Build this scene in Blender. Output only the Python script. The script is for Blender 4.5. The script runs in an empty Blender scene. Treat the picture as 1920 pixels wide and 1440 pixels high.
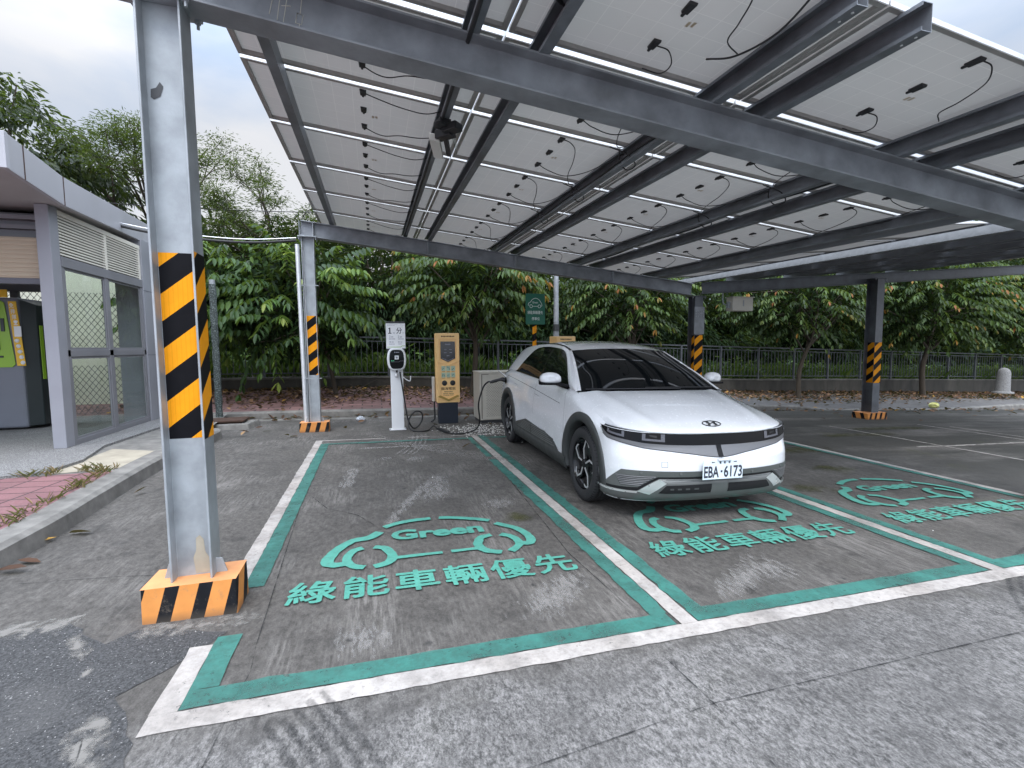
import bpy, bmesh, math, random
import numpy as np
from math import sin, cos, pi, radians, sqrt, atan2
from mathutils import Vector, Matrix, Euler
random.seed(7)
RNG = np.random.default_rng(11)
SC = bpy.context.scene
COL = SC.collection

# ------------------------------------------------------------------ camera
YAW, PITCH, ROLL = 0.28127, 0.07736, -0.00808
cam_d = bpy.data.cameras.new("camera")
cam_d.sensor_width = 36.0
cam_d.lens = 36.0 * 900.0 / 1920.0
cam_d.clip_start = 0.05
cam_d.clip_end = 2000
cam = bpy.data.objects.new("camera", cam_d)
COL.objects.link(cam)
_f = Vector((sin(YAW) * cos(PITCH), cos(YAW) * cos(PITCH), -sin(PITCH)))
_r = Vector((cos(YAW), -sin(YAW), 0))
_u = _r.cross(_f)
_r2 = _r * cos(ROLL) + _u * sin(ROLL)
_u2 = -_r * sin(ROLL) + _u * cos(ROLL)
_m = Matrix((_r2, _u2, -_f)).transposed().to_4x4()
_m.translation = Vector((0.88897, -2.00321, 1.4432))
cam.matrix_world = _m
SC.camera = cam

# ------------------------------------------------------------------ sky, sun, exposure
SUN_EL, SUN_AZ = radians(58), radians(205)     # azimuth measured from +Y towards +X
world = bpy.data.worlds.new("World")
SC.world = world
world.use_nodes = True
nt = world.node_tree
nt.nodes.clear()
def N(t, **kw):
    n = nt.nodes.new(t)
    for k, v in kw.items(): setattr(n, k, v)
    return n
def L(a, b): nt.links.new(a, b)
out = N("ShaderNodeOutputWorld"); bg = N("ShaderNodeBackground"); bg.inputs[1].default_value = 0.1
sky = N("ShaderNodeTexSky", sky_type='NISHITA'); sky.sun_disc = False
sky.sun_elevation = SUN_EL; sky.sun_rotation = SUN_AZ
tc = N("ShaderNodeTexCoord"); sep = N("ShaderNodeSeparateXYZ"); L(tc.outputs['Generated'], sep.inputs[0])
mp = N("ShaderNodeMapping"); mp.inputs['Scale'].default_value = (1.0, 1.0, 2.6); L(tc.outputs['Generated'], mp.inputs[0])
n1 = N("ShaderNodeTexNoise"); n1.inputs['Scale'].default_value = 1.7; n1.inputs['Detail'].default_value = 6; n1.inputs['Roughness'].default_value = .5
n1.inputs['Distortion'].default_value = .35
L(mp.outputs[0], n1.inputs[0])
ramp = N("ShaderNodeValToRGB")
ramp.color_ramp.elements[0].position = .40; ramp.color_ramp.elements[0].color = (4.3, 5.25, 6.8, 1)
ramp.color_ramp.elements[1].position = .62; ramp.color_ramp.elements[1].color = (7.3, 7.4, 7.7, 1)
L(n1.outputs[0], ramp.inputs[0])
# overcast brightness: brighter towards the zenith and towards the veiled sun behind the camera
mz = N("ShaderNodeMapRange"); mz.inputs[1].default_value = .34; mz.inputs[2].default_value = .92; mz.inputs[3].default_value = .94; mz.inputs[4].default_value = 4.2
mz.interpolation_type = 'SMOOTHSTEP'
L(sep.outputs[2], mz.inputs[0])
my = N("ShaderNodeMapRange"); my.inputs[1].default_value = .35; my.inputs[2].default_value = -.8; my.inputs[3].default_value = 1.0; my.inputs[4].default_value = 2.2
L(sep.outputs[1], my.inputs[0])
mm = N("ShaderNodeMath", operation='MULTIPLY'); L(mz.outputs[0], mm.inputs[0]); L(my.outputs[0], mm.inputs[1])
vm = N("ShaderNodeVectorMath", operation='SCALE'); L(ramp.outputs[0], vm.inputs[0]); L(mm.outputs[0], vm.inputs['Scale'])
mx = N("ShaderNodeMix", data_type='RGBA'); mx.inputs[0].default_value = .96
L(sky.outputs[0], mx.inputs[6]); L(vm.outputs[0], mx.inputs[7]); L(mx.outputs[2], bg.inputs[0]); L(bg.outputs[0], out.inputs[0])

sun_d = bpy.data.lights.new("sun", 'SUN'); sun_d.energy = 1.2; sun_d.angle = radians(25); sun_d.color = (1, .96, .9)
sun = bpy.data.objects.new("sun", sun_d); COL.objects.link(sun)
_sd = Vector((sin(SUN_AZ) * cos(SUN_EL), cos(SUN_AZ) * cos(SUN_EL), sin(SUN_EL)))
sun.rotation_euler = _sd.to_track_quat('Z', 'Y').to_euler()
SC.view_settings.view_transform = 'Standard'; SC.view_settings.look = 'None'
SC.view_settings.exposure = 0.3; SC.view_settings.gamma = 1
SC.cycles.max_bounces = 6; SC.cycles.transparent_max_bounces = 10
SC.cycles.use_denoising = True

# ------------------------------------------------------------------ materials
class NT:
    def __init__(s, name):
        s.m = bpy.data.materials.new(name); s.m.use_nodes = True; s.t = s.m.node_tree
        s.b = s.t.nodes['Principled BSDF']; s.out = s.t.nodes['Material Output']
        s.tc = s.n("ShaderNodeTexCoord")
    def n(s, ty, **kw):
        n = s.t.nodes.new(ty)
        for k, v in kw.items(): setattr(n, k, v)
        return n
    def l(s, a, b): s.t.links.new(a, b)
    def noise(s, scale, detail=4, stretch=(1, 1, 1), rough=.55, rot=(0, 0, 0), dist=0):
        mp = s.n("ShaderNodeMapping"); mp.inputs['Scale'].default_value = stretch; mp.inputs['Rotation'].default_value = rot
        s.l(s.tc.outputs['Object'], mp.inputs[0])
        t = s.n("ShaderNodeTexNoise"); t.inputs['Scale'].default_value = scale; t.inputs['Detail'].default_value = detail
        t.inputs['Roughness'].default_value = rough; t.inputs['Distortion'].default_value = dist
        s.l(mp.outputs[0], t.inputs[0]); return t.outputs[0]
    def map(s, v, a, b, c=0., d=1., smooth=False):
        m = s.n("ShaderNodeMapRange"); m.inputs[1].default_value = a; m.inputs[2].default_value = b
        m.inputs[3].default_value = c; m.inputs[4].default_value = d
        if smooth: m.interpolation_type = 'SMOOTHSTEP'
        s.l(v, m.inputs[0]); return m.outputs[0]
    def mix(s, f, a, b, blend='MIX'):
        m = s.n("ShaderNodeMix", data_type='RGBA'); m.blend_type = blend
        for i, v in ((0, f), (6, a), (7, b)):
            if isinstance(v, bpy.types.NodeSocket): s.l(v, m.inputs[i])
            elif i == 0: m.inputs[0].default_value = v
            else: m.inputs[i].default_value = (*v, 1) if len(v) == 3 else v
        return m.outputs[2]
    def math(s, op, a, b=0., c=None):
        m = s.n("ShaderNodeMath", operation=op)
        for i, v in enumerate((a, b, c)):
            if v is None: continue
            if isinstance(v, bpy.types.NodeSocket): s.l(v, m.inputs[i])
            else: m.inputs[i].default_value = v
        return m.outputs[0]
    def xyz(s):
        n = s.n("ShaderNodeSeparateXYZ"); s.l(s.tc.outputs['Object'], n.inputs[0]); return n.outputs
    def set(s, col=None, rough=None, metal=None, coat=None):
        for k, v in (('Base Color', col), ('Roughness', rough), ('Metallic', metal), ('Coat Weight', coat)):
            if v is None: continue
            if isinstance(v, bpy.types.NodeSocket): s.l(v, s.b.inputs[k])
            else: s.b.inputs[k].default_value = (*v, 1) if isinstance(v, tuple) else v
    def bump(s, h, strength=.3, dist=.01):
        b = s.n("ShaderNodeBump"); b.inputs['Strength'].default_value = strength; b.inputs['Distance'].default_value = dist
        s.l(h, b.inputs['Height']); s.l(b.outputs[0], s.b.inputs['Normal'])
    def alpha(s, fac):
        tr = s.n("ShaderNodeBsdfTransparent"); mx = s.n("ShaderNodeMixShader")
        s.l(fac, mx.inputs[0]); s.l(tr.outputs[0], mx.inputs[1]); s.l(s.b.outputs[0], mx.inputs[2]); s.l(mx.outputs[0], s.out.inputs[0])

def pm(name, col, rough=.5, metal=0., var=.12, scale=6, bump=0., bscale=80, coat=0., stretch=(1, 1, 1), rvar=.08, dirt=0., dirtcol=(.08, .07, .06)):
    k = NT(name)
    lo = tuple(c * (1 - var) for c in col); hi = tuple(min(1, c * (1 + var)) for c in col)
    nz = k.noise(scale, 5, stretch)
    c = k.mix(k.map(nz, .3, .7), lo, hi)
    if dirt > 0:
        c = k.mix(k.map(k.noise(scale * .45, 8, stretch, .7), .5, .75, 0, dirt), c, dirtcol)
    k.set(c, k.map(nz, .3, .7, max(.02, rough - rvar), min(1, rough + rvar)), metal, coat)
    if bump > 0: k.bump(k.noise(bscale, 3), bump, .004)
    return k.m

MT = {}
MT['steel'] = pm("galvanised_steel", (.34, .365, .385), .52, .35, .26, 5, .12, 160, dirt=.35, dirtcol=(.15, .155, .16))
MT['steel_dark'] = pm("weathered_steel", (.25, .265, .285), .55, .3, .28, 4, .1, 120, dirt=.45, dirtcol=(.12, .12, .125))
MT['steel_shaded'] = pm("shaded_steel", (.13, .14, .155), .52, .4, .28, 4, .1, 120, dirt=.4, dirtcol=(.07, .07, .075))  # darker copy of the steel; shade of the right-hand roof is in the colour
MT['purlin'] = pm("purlin_steel", (.2, .215, .235), .48, .5, .25, 5, .1, 120, dirt=.35, dirtcol=(.1, .1, .1))
MT['gutter'] = pm("bright_galvanised_sheet", (.16, .168, .176), .55, .0, .2, 12)
MT['alu'] = pm("aluminium_frame", (.36, .345, .33), .45, .3, .1, 10)
MT['alu_light'] = pm("silver_and_lit_edge", (.75, .76, .77), .35, .6, .06, 10)
MT['black'] = pm("black_plastic", (.018, .018, .02), .45, 0, .1, 10)
MT['rubber'] = pm("cable_rubber", (.02, .02, .021), .55, 0, .1, 10)
MT['dark_metal'] = pm("dark_metal", (.06, .062, .066), .5, .4, .15, 8)
MT['white_plastic'] = pm("white_plastic", (.8, .81, .82), .35, 0, .03, 4)
MT['beige'] = pm("beige_enamel", (.55, .52, .45), .45, 0, .07, 5, dirt=.2, dirtcol=(.3, .27, .22))
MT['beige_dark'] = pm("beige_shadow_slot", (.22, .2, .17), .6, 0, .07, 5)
MT['gold'] = pm("gold_enamel", (.96, .61, .26), .42, .0, .06, 6)
MT['gold_dark'] = pm("gold_enamel_deep", (.4, .26, .06), .45, .05, .06, 6)
MT['navy'] = pm("navy_enamel", (.012, .018, .032), .45, 0, .1, 6)
MT['sign_green'] = pm("green_sign_film", (.004, .13, .075), .4, 0, .08, 3)
MT['sign_white'] = pm("white_sign_film", (.72, .78, .74), .45, 0, .04, 9)
MT['concrete_kerb'] = pm("kerb_concrete", (.19, .18, .165), .88, 0, .3, 7, .5, 60, dirt=.6, dirtcol=(.05, .048, .042))
MT['wall'] = pm("old_concrete_wall", (.06, .055, .047), .92, 0, .45, 3, .6, 30, stretch=(1, 1, .3), dirt=.8, dirtcol=(.02, .021, .016))
MT['wallcap'] = pm("old_concrete_cap", (.12, .115, .1), .92, 0, .4, 3, .5, 40, dirt=.75, dirtcol=(.035, .036, .028))
MT['fence'] = pm("painted_fence_steel", (.075, .08, .088), .5, .1, .2, 5)
MT['bark'] = pm("bark", (.06, .047, .034), .92, 0, .35, 9, .8, 40, stretch=(1, 1, .3))
MT['rust'] = pm("rusty_iron", (.075, .042, .03), .85, .2, .35, 12, .4, 90)
MT['fascia'] = pm("silver_panel_cladding", (.4, .402, .43), .42, .1, .06, 1.5, stretch=(1, 1, .5), dirt=.35, dirtcol=(.25, .245, .24))
MT['booth_frame'] = pm("booth_frame_paint", (.2, .2, .215), .45, .1, .07, 3)
MT['booth_post'] = pm("booth_post_cladding", (.28, .285, .315), .42, .1, .06, 2)
MT['booth_dark'] = pm("booth_dark_frame", (.11, .11, .13), .5, .2, .1, 3)
MT['soffit'] = pm("soffit_panel", (.36, .35, .35), .55, 0, .06, 2)
MT['shutter'] = pm("shutter_beige", (.46, .38, .28), .55, 0, .07, 2)
MT['render_patch'] = pm("pale_cement_render", (.36, .32, .25), .9, 0, .15, 6, dirt=.4, dirtcol=(.15, .13, .1))
MT['louvre'] = pm("cream_louvre", (.66, .63, .55), .5, 0, .04, 4)
MT['cream_wall'] = pm("cream_wall", (.55, .55, .45), .8, 0, .08, 1.5, dirt=.2, dirtcol=(.35, .33, .25))
MT['lime'] = pm("lime_enamel", (.27, .47, .03), .35, 0, .04, 5)
MT['machine_grey'] = pm("machine_grey", (.16, .17, .2), .45, .1, .06, 3)
MT['machine_dark'] = pm("machine_dark", (.02, .028, .03), .4, 0, .06, 3)
MT['machine_yellow'] = pm("yellow_film", (.8, .47, .02), .4, 0, .04, 6)
MT['ink'] = pm("dark_print", (.03, .03, .045), .6, 0, .05, 30)
MT['ink_brown'] = pm("brown_print", (.09, .05, .015), .6, 0, .05, 30)
MT['ink_soft'] = pm("grey_print", (.25, .25, .3), .6, 0, .05, 30)
MT['pictogram'] = pm("pale_green_sticker", (.42, .55, .42), .45, 0, .05, 20)
MT['teal_print'] = pm("teal_print", (.03, .13, .12), .5, 0, .1, 30)
MT['glass_black'] = pm("black_glass", (.004, .005, .006), .05, 0, 0, 4, rvar=0)
MT['glass_black'].node_tree.nodes['Principled BSDF'].inputs['IOR'].default_value = 1.32
MT['glass_black'].node_tree.nodes['Principled BSDF'].inputs['Specular IOR Level'].default_value = .3
MT['screen'] = pm("dark_display", (.012, .012, .014), .12, 0, 0, 4, rvar=0)
MT['ac_white'] = pm("ivory_pvc", (.62, .61, .57), .45, 0, .05, 6)
MT['bag'] = pm("yellow_plastic_bag", (.7, .68, .25), .5, 0, .15, 30)
MT['litter'] = pm("clear_plastic_cup", (.6, .63, .68), .3, 0, .15, 30)
# electric car
MT['paint'] = pm("white_pearl_paint", (.79, .8, .82), .26, 0, .012, 40, coat=1.0, rvar=.02)
MT['paint_dim'] = pm("satin_trim_and_ledge_shade", (.16, .16, .165), .36, .4, .04, 8)
MT['clad'] = pm("grey_cladding", (.05, .053, .052), .5, .1, .06, 8)
MT['clad_light'] = pm("grey_cladding_light", (.13, .135, .13), .45, .2, .06, 8)
MT['skid'] = pm("silver_skid_plate", (.15, .155, .15), .42, .35, .05, 8)
MT['skid_light'] = pm("bright_silver_bevel", (.75, .75, .74), .3, .6, .04, 8)
MT['car_black'] = pm("gloss_black_trim", (.004, .004, .005), .22, 0, 0, 8, rvar=0)
MT['car_black'].node_tree.nodes['Principled BSDF'].inputs['IOR'].default_value = 1.3
MT['car_void'] = pm("dark_cavity", (.004, .004, .005), .8, 0, 0, 8)
MT['lamp_frame'] = pm("lamp_light_guide", (.11, .11, .125), .25, .1, .03, 8)
MT['tyre'] = pm("tyre_rubber", (.022, .022, .024), .68, 0, .15, 30)
MT['rim_black'] = pm("rim_gloss_black", (.01, .01, .011), .2, .2, 0, 8, rvar=0)
MT['rim_silver'] = pm("rim_machined_silver", (.6, .6, .6), .35, .4, .03, 20)
MT['plate'] = pm("number_plate_white", (.72, .8, .86), .45, 0, .02, 8)
MT['crease'] = pm("gap_and_crease_shade", (.05, .05, .055), .8, 0, 0, 8)

def glass_mat(name, tint, rough=.03, op=.35):
    k = NT(name)
    k.set(tint, rough); 
    gl = k.n("ShaderNodeBsdfGlossy"); gl.inputs['Roughness'].default_value = rough
    tr = k.n("ShaderNodeBsdfTransparent"); tr.inputs[0].default_value = (*tint, 1)
    fr = k.n("ShaderNodeFresnel"); fr.inputs[0].default_value = 1.5
    ge = k.n("ShaderNodeNewGeometry"); f2 = k.math('MULTIPLY', k.math('ADD', k.math('MULTIPLY', fr.outputs[0], .8), op * .1), k.math('SUBTRACT', 1., ge.outputs['Backfacing']))
    mx = k.n("ShaderNodeMixShader"); k.l(f2, mx.inputs[0]); k.l(tr.outputs[0], mx.inputs[1]); k.l(gl.outputs[0], mx.inputs[2])
    k.l(mx.outputs[0], k.out.inputs[0]); return k.m
MT['glass'] = glass_mat("green_window_glass", (.8, .84, .81))

def stripes(name, a, b, c, period, duty, c1, c2, rough=.4, off=0., wear_and_foot=.0, grid=False, blur=.02):
    k = NT(name); x, y, z = k.xyz()
    v = k.math('ADD', k.math('ADD', k.math('MULTIPLY', x, a), k.math('MULTIPLY', y, b)), k.math('MULTIPLY_ADD', z, c, off))
    fr = k.math('FRACT', k.math('DIVIDE', v, period))
    st = k.math('GREATER_THAN', fr, duty)
    nz = k.noise(14, 4)
    ca = k.mix(k.map(nz, .3, .7), tuple(q * .88 for q in c1), c1)
    cb = k.mix(k.map(nz, .3, .7), tuple(q * .75 for q in c2), c2)
    col = k.mix(st, ca, cb)
    if wear_and_foot > 0:
        col = k.mix(k.map(k.noise(12, 10, rough=.78), .56, .7, 0, wear_and_foot), col, (.2, .16, .12)); col = k.mix(k.map(z, .05, .0, 0, .55), col, (.09, .075, .06))  # patchy chips, plus a darker brown tone towards the foot
    if grid:
        w = k.math('ABSOLUTE', k.math('SINE', k.math('MULTIPLY', k.math('ADD', x, y), 140)))
        col = k.mix(k.math('MULTIPLY', k.map(w, .9, 1, 0, .22), k.math('SUBTRACT', 1., st)), col, (.35, .15, .0))
    k.set(col, rough); k.b.inputs['Specular IOR Level'].default_value = .1; return k.m
ORANGE = (.88, .34, .012)
MT['tape_x'] = stripes("warning_tape_front", -.8, 0, 1, .285, .5, ORANGE, (.008, .008, .01), .5, .05, grid=True)
MT['tape_y'] = stripes("warning_tape_side", 0, -.8, 1, .285, .5, ORANGE, (.008, .008, .01), .5, .02, grid=True)
MT['tape_y2'] = stripes("warning_tape_other_side", 0, .8, 1, .285, .5, ORANGE, (.008, .008, .01), .5, .02, grid=True)
MT['block'] = stripes("striped_block_paint", 1, .75, -.28, .158, .58, (.68, .28, .08), (.014, .015, .018), .65, .03, wear_and_foot=.6)
MT['block_top'] = pm("orange_block_paint", (.68, .3, .12), .65, 0, .14, 8, .25, 60, dirt=.35, dirtcol=(.3, .17, .09))
MT['pole_tape'] = stripes("warning_pole_wrap", -.5, 0, 1, .3, .5, ORANGE, (.008, .008, .01), .35)

# panel backsheet: white laminate with faint cell grid, lets a little sky through
def backsheet():
    k = NT("solar_backsheet")
    br = k.n("ShaderNodeTexBrick"); br.offset = 0; br.inputs['Scale'].default_value = 1
    br.inputs['Brick Width'].default_value = .158; br.inputs['Row Height'].default_value = .158
    br.inputs['Mortar Size'].default_value = .003; br.inputs['Mortar Smooth'].default_value = .4
    br.inputs['Color1'].default_value = (.56, .55, .53, 1); br.inputs['Color2'].default_value = (.53, .525, .51, 1); br.inputs['Mortar'].default_value = (.66, .65, .62, 1)
    k.l(k.tc.outputs['Object'], br.inputs[0])
    nz = k.noise(1.1, 5)
    col = k.mix(k.map(nz, .35, .7, 0, .35), br.outputs[0], (.47, .45, .42))
    col = k.mix(k.map(k.noise(16, 6, rough=.7), .64, .75, 0, .25), col, (.36, .33, .28))
    k.set(col, .5)
    tl = k.n("ShaderNodeBsdfTranslucent"); tl.inputs[0].default_value = (.93, .9, .86, 1)
    mx = k.n("ShaderNodeMixShader"); mx.inputs[0].default_value = .05
    k.l(k.b.outputs[0], mx.inputs[1]); k.l(tl.outputs[0], mx.inputs[2]); k.l(mx.outputs[0], k.out.inputs[0])
    return k.m
MT['backsheet'] = backsheet()

# ground concrete
def ground_mat():
    k = NT("weathered_concrete"); x, y, z = k.xyz()
    big = k.noise(.7, 8, rough=.62); mid = k.noise(3.4, 9, rough=.72); mott = k.noise(30, 6, (1, .65, 1), .8, (0, 0, .5)); grit = k.noise(150, 4, rough=.88)
    broom = k.noise(44, 5, (1, .1, 1), .7, (0, 0, -.75), .3); gate = k.noise(1.5, 7, (1, .6, 1), .68, (0, 0, -.7))
    def scale_by(c, f):
        v = k.n("ShaderNodeVectorMath", operation='SCALE'); k.l(c, v.inputs[0]); k.l(f, v.inputs['Scale']); return v.outputs[0]
    base = k.mix(k.map(mott, .34, .66), (.048, .0435, .039), (.128, .118, .107))
    base = scale_by(base, k.map(big, .3, .7, .72, 1.2))
    base = k.mix(k.map(mid, .54, .66, 0, .75), base, (.03, .0275, .025))
    bl = k.math('MULTIPLY', k.map(broom, .42, .62), k.map(gate, .47, .66))
    base = k.mix(k.math('MULTIPLY', bl, .62), base, (.26, .243, .225))
    # traffic lane in front of the bays: speckled aggregate, its open-sky brightness painted in
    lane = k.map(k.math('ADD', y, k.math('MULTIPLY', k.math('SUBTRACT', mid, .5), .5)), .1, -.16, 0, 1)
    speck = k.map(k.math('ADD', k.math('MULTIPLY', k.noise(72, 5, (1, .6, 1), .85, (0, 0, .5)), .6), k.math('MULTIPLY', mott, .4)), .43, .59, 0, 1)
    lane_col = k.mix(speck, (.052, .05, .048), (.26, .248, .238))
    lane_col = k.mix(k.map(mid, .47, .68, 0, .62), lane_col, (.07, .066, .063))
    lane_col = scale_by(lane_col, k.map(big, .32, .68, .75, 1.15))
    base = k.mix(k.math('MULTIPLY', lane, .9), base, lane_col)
    # damp, mossy drip stains on the far right
    st = k.noise(.8, 6, (.25, 1.6, 1), .6, (0, 0, .18)); right = k.map(x, 4.6, 9.5, 0, 1)
    base = k.mix(k.math('MULTIPLY', k.map(st, .4, .52, 0, .9), right), base, (.03, .029, .024))
    mo = k.noise(1.3, 9, rough=.75)
    base = k.mix(k.math('MULTIPLY', k.map(mo, .58, .68, 0, .6), k.map(x, 3.8, 6.5, .1, 1)), base, (.05, .052, .016))
    base = scale_by(base, k.map(grit, .3, .7, .6, 1.35))
    # oil drips and small dark spots
    vo = k.n("ShaderNodeTexVoronoi"); vo.inputs['Scale'].default_value = 2.6; k.l(k.tc.outputs['Object'], vo.inputs[0])
    base = k.mix(k.map(k.math('ADD', vo.outputs[0], k.math('MULTIPLY', k.math('SUBTRACT', mott, .5), .12)), .07, .03, 0, .75), base, (.02, .02, .02))
    k.set(base, k.map(mid, .3, .7, .92, .75))
    k.bump(k.math('ADD', k.math('MULTIPLY', mott, .7), k.math('MULTIPLY', grit, .6)), .6, .004)
    return k.m
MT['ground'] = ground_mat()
def asphalt_mat():
    k = NT("patch_asphalt")
    sp = k.noise(90, 4, rough=.8); big = k.noise(2, 6)
    c = k.mix(k.map(sp, .4, .62), (.022, .022, .023), (.085, .085, .086))
    c = k.mix(k.map(k.noise(110, 1), .7, .74, 0, .8), c, (.42, .41, .4))
    c = k.mix(k.map(big, .55, .75, 0, .5), c, (.13, .125, .12))
    k.set(c, .9); k.bump(sp, .7, .006)
    x, y, z = k.xyz()
    return k
_k = asphalt_mat(); MT['asphalt'] = _k.m
def decal(name, col, thr, soft, scale, amount=1., stretch=(1, 1, 1), rough=.85, col2=None, rot=0., detail=7):
    k = NT(name)
    nz = k.noise(scale, detail, stretch, .65, (0, 0, rot))
    c = col if col2 is None else k.mix(k.map(k.noise(scale * .3, 4), .35, .65), col, col2)
    k.set(c, rough); at = k.n("ShaderNodeAttribute"); at.attribute_name = "fall"
    v = k.math('ADD', nz, k.math('MULTIPLY', k.math('SUBTRACT', at.outputs['Fac'], 1.), .45))
    k.alpha(k.map(v, thr - soft, thr + soft, 0, amount)); return k.m
def paint_mat(name, c1, c2, chip, edge=.03, scale=26, fade=.55):
    k = NT(name)
    nz = k.noise(scale, 7, rough=.7); big = k.noise(1.6, 5)
    c = k.mix(k.map(big, .35, .65), c1, c2)
    c = k.mix(k.map(k.noise(22, 8, rough=.75), .46, .68, 0, .6), c, tuple(q * .5 + .02 for q in c1))
    k.set(c, .7); k.bump(k.noise(70, 3), .3, .003)
    v = k.math('ADD', nz, k.math('MULTIPLY', k.math('SUBTRACT', big, .5), .25))
    k.alpha(k.math('MULTIPLY', k.map(v, chip - edge, chip + edge, .1, 1), k.map(k.noise(2.2, 8, rough=.72), .36, .58, fade, 1.))); return k.m
MT['white_line'] = paint_mat("worn_white_paint", (.42, .38, .345), (.5, .465, .435), .33, .05)
MT['green_line'] = paint_mat("worn_green_paint", (.038, .142, .118), (.045, .205, .168), .34, .06)
MT['green_text'] = paint_mat("fresh_green_paint", (.07, .30, .235), (.088, .34, .265), .22, .04, 26, .92)
MT['scuff'] = decal("tyre_scuff_pale", (.3, .285, .27), .42, .12, 34, .6, (1, .3, 1))
MT['tread'] = decal("tyre_tread_dark", (.035, .035, .036), .42, .2, 40, .5)
MT['cement'] = decal("cement_smear", (.21, .198, .182), .45, .09, 14, .85, detail=11)
MT['joint'] = decal("expansion_joint_dirt", (.022, .022, .022), .42, .12, 8, .8)
MT['moss'] = decal("moss_stain", (.065, .066, .014), .38, .14, 7, .6)
def aggregate():
    k = NT("exposed_aggregate"); v = k.n("ShaderNodeTexVoronoi"); v.inputs['Scale'].default_value = 90
    k.l(k.tc.outputs['Object'], v.inputs[0])
    c = k.mix(k.map(v.outputs[0], .1, .7), (.4, .39, .38), (.1, .1, .1)); c = k.mix(k.map(k.noise(2, 5), .4, .7, 0, .6), c, (.15, .145, .14))
    k.set(c, .9); k.bump(v.outputs[0], .5, .005); return k.m
MT['aggregate'] = aggregate()
def pavers(name, c1, c2, mort, bw, bh, off=.5, rot=0., msize=.012, dirt=.4):
    k = NT(name); mp = k.n("ShaderNodeMapping"); mp.inputs['Rotation'].default_value = (0, 0, rot); k.l(k.tc.outputs['Object'], mp.inputs[0])
    br = k.n("ShaderNodeTexBrick"); br.offset = off; br.inputs['Scale'].default_value = 1; br.inputs['Brick Width'].default_value = bw; br.inputs['Row Height'].default_value = bh
    br.inputs['Mortar Size'].default_value = msize; br.inputs['Mortar Smooth'].default_value = .1
    br.inputs['Color1'].default_value = (*c1, 1); br.inputs['Color2'].default_value = (*c2, 1); br.inputs['Mortar'].default_value = (*mort, 1)
    k.l(mp.outputs[0], br.inputs[0])
    c = k.mix(k.map(k.noise(3, 7, rough=.7), .45, .72, 0, dirt), br.outputs[0], (.06, .045, .04))
    c = k.mix(k.map(k.noise(60, 3), .4, .7, 0, .2), c, (.3, .24, .23))
    k.set(c, .85); k.bump(br.outputs['Fac'], -.6, .006); return k.m
MT['pavers_pink'] = pavers("pink_paving_slabs", (.23, .105, .11), (.18, .078, .085), (.04, .017, .02), .3, .2, 0, .1, .01, .3)
MT['pavers_back'] = pavers("red_paving_bricks", (.26, .14, .13), (.17, .09, .085), (.03, .02, .02), .42, .2, .5, 0, .014, .55)
MT['dirt'] = pm("leafy_soil", (.06, .05, .04), .95, 0, .35, 4, .6, 50)
MT['path'] = pm("old_tarmac_path", (.12, .115, .112), .92, 0, .3, 6, .5, 120, dirt=.5, dirtcol=(.06, .05, .042))

def leaf_mat(name, ramp, transl=.3, rough=.5, spec=.3):
    k = NT(name); at = k.n("ShaderNodeAttribute"); at.attribute_name = "rnd"
    r = k.n("ShaderNodeValToRGB"); el = r.color_ramp.elements
    el[0].position = ramp[0][0]; el[0].color = (*ramp[0][1], 1); el[1].position = ramp[-1][0]; el[1].color = (*ramp[-1][1], 1)
    for p, c in ramp[1:-1]:
        e = el.new(p); e.color = (*c, 1)
    k.l(at.outputs['Fac'], r.inputs[0]); k.set(r.outputs[0], rough)
    tl = k.n("ShaderNodeBsdfTranslucent"); mxc = k.mix(.5, r.outputs[0], (.3, .42, .06)); k.l(mxc, tl.inputs[0])
    mx = k.n("ShaderNodeMixShader"); mx.inputs[0].default_value = transl
    k.b.inputs['Specular IOR Level'].default_value = spec; k.l(k.b.outputs[0], mx.inputs[1]); k.l(tl.outputs[0], mx.inputs[2]); k.l(mx.outputs[0], k.out.inputs[0]); return k.m
MT['leaf_compound'] = leaf_mat("broad_leaf", [(0, (0.0103, 0.0295, 0.00886)), (.45, (0.0236, 0.059, 0.0148)), (.72, (0.0517, 0.111, 0.0221)), (.92, (0.111, 0.184, 0.0295)), (1, (0.177, 0.221, 0.0369))])
MT['leaf_olive'] = leaf_mat("olive_leaf", [(0, (0.0144, 0.0306, 0.0108)), (.5, (0.0324, 0.063, 0.0189)), (.78, (0.072, 0.126, 0.0315)), (.88, (0.117, 0.144, 0.036)), (.93, (0.27, 0.135, 0.0198)), (1, (0.234, 0.0765, 0.018))])
MT['leaf_shaded'] = leaf_mat("shaded_leaf", [(0, (.005, .011, .005)), (.6, (.011, .023, .009)), (.93, (.03, .06, .017)), (1, (.06, .1, .025))], .12, .6, .08)  # leaf colour lowered to carry the shade under the trees
MT['leaf_mango'] = leaf_mat("mango_leaf", [(0, (0.00756, 0.016, 0.00672)), (.6, (0.0168, 0.0302, 0.0101)), (.85, (0.0462, 0.063, 0.0126)), (1, (0.084, 0.0714, 0.0189))], .25)
MT['leaf_airy'] = leaf_mat("fine_leaf", [(0, (0.00624, 0.014, 0.00546)), (.7, (0.0133, 0.0257, 0.0078)), (1, (0.0331, 0.0507, 0.0148))], .25)
MT['leaf_grass'] = leaf_mat("grass_blade", [(0, (0.021, 0.049, 0.0126)), (.6, (0.042, 0.091, 0.021)), (1, (0.098, 0.126, 0.035))], .35)
MT['leaf_dry'] = leaf_mat("fallen_leaf", [(0, (.04, .02, .014)), (.5, (.1, .05, .03)), (.85, (.2, .11, .06)), (.97, (.32, .2, .11)), (1, (.45, .25, .03))], .1, .7)
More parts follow.
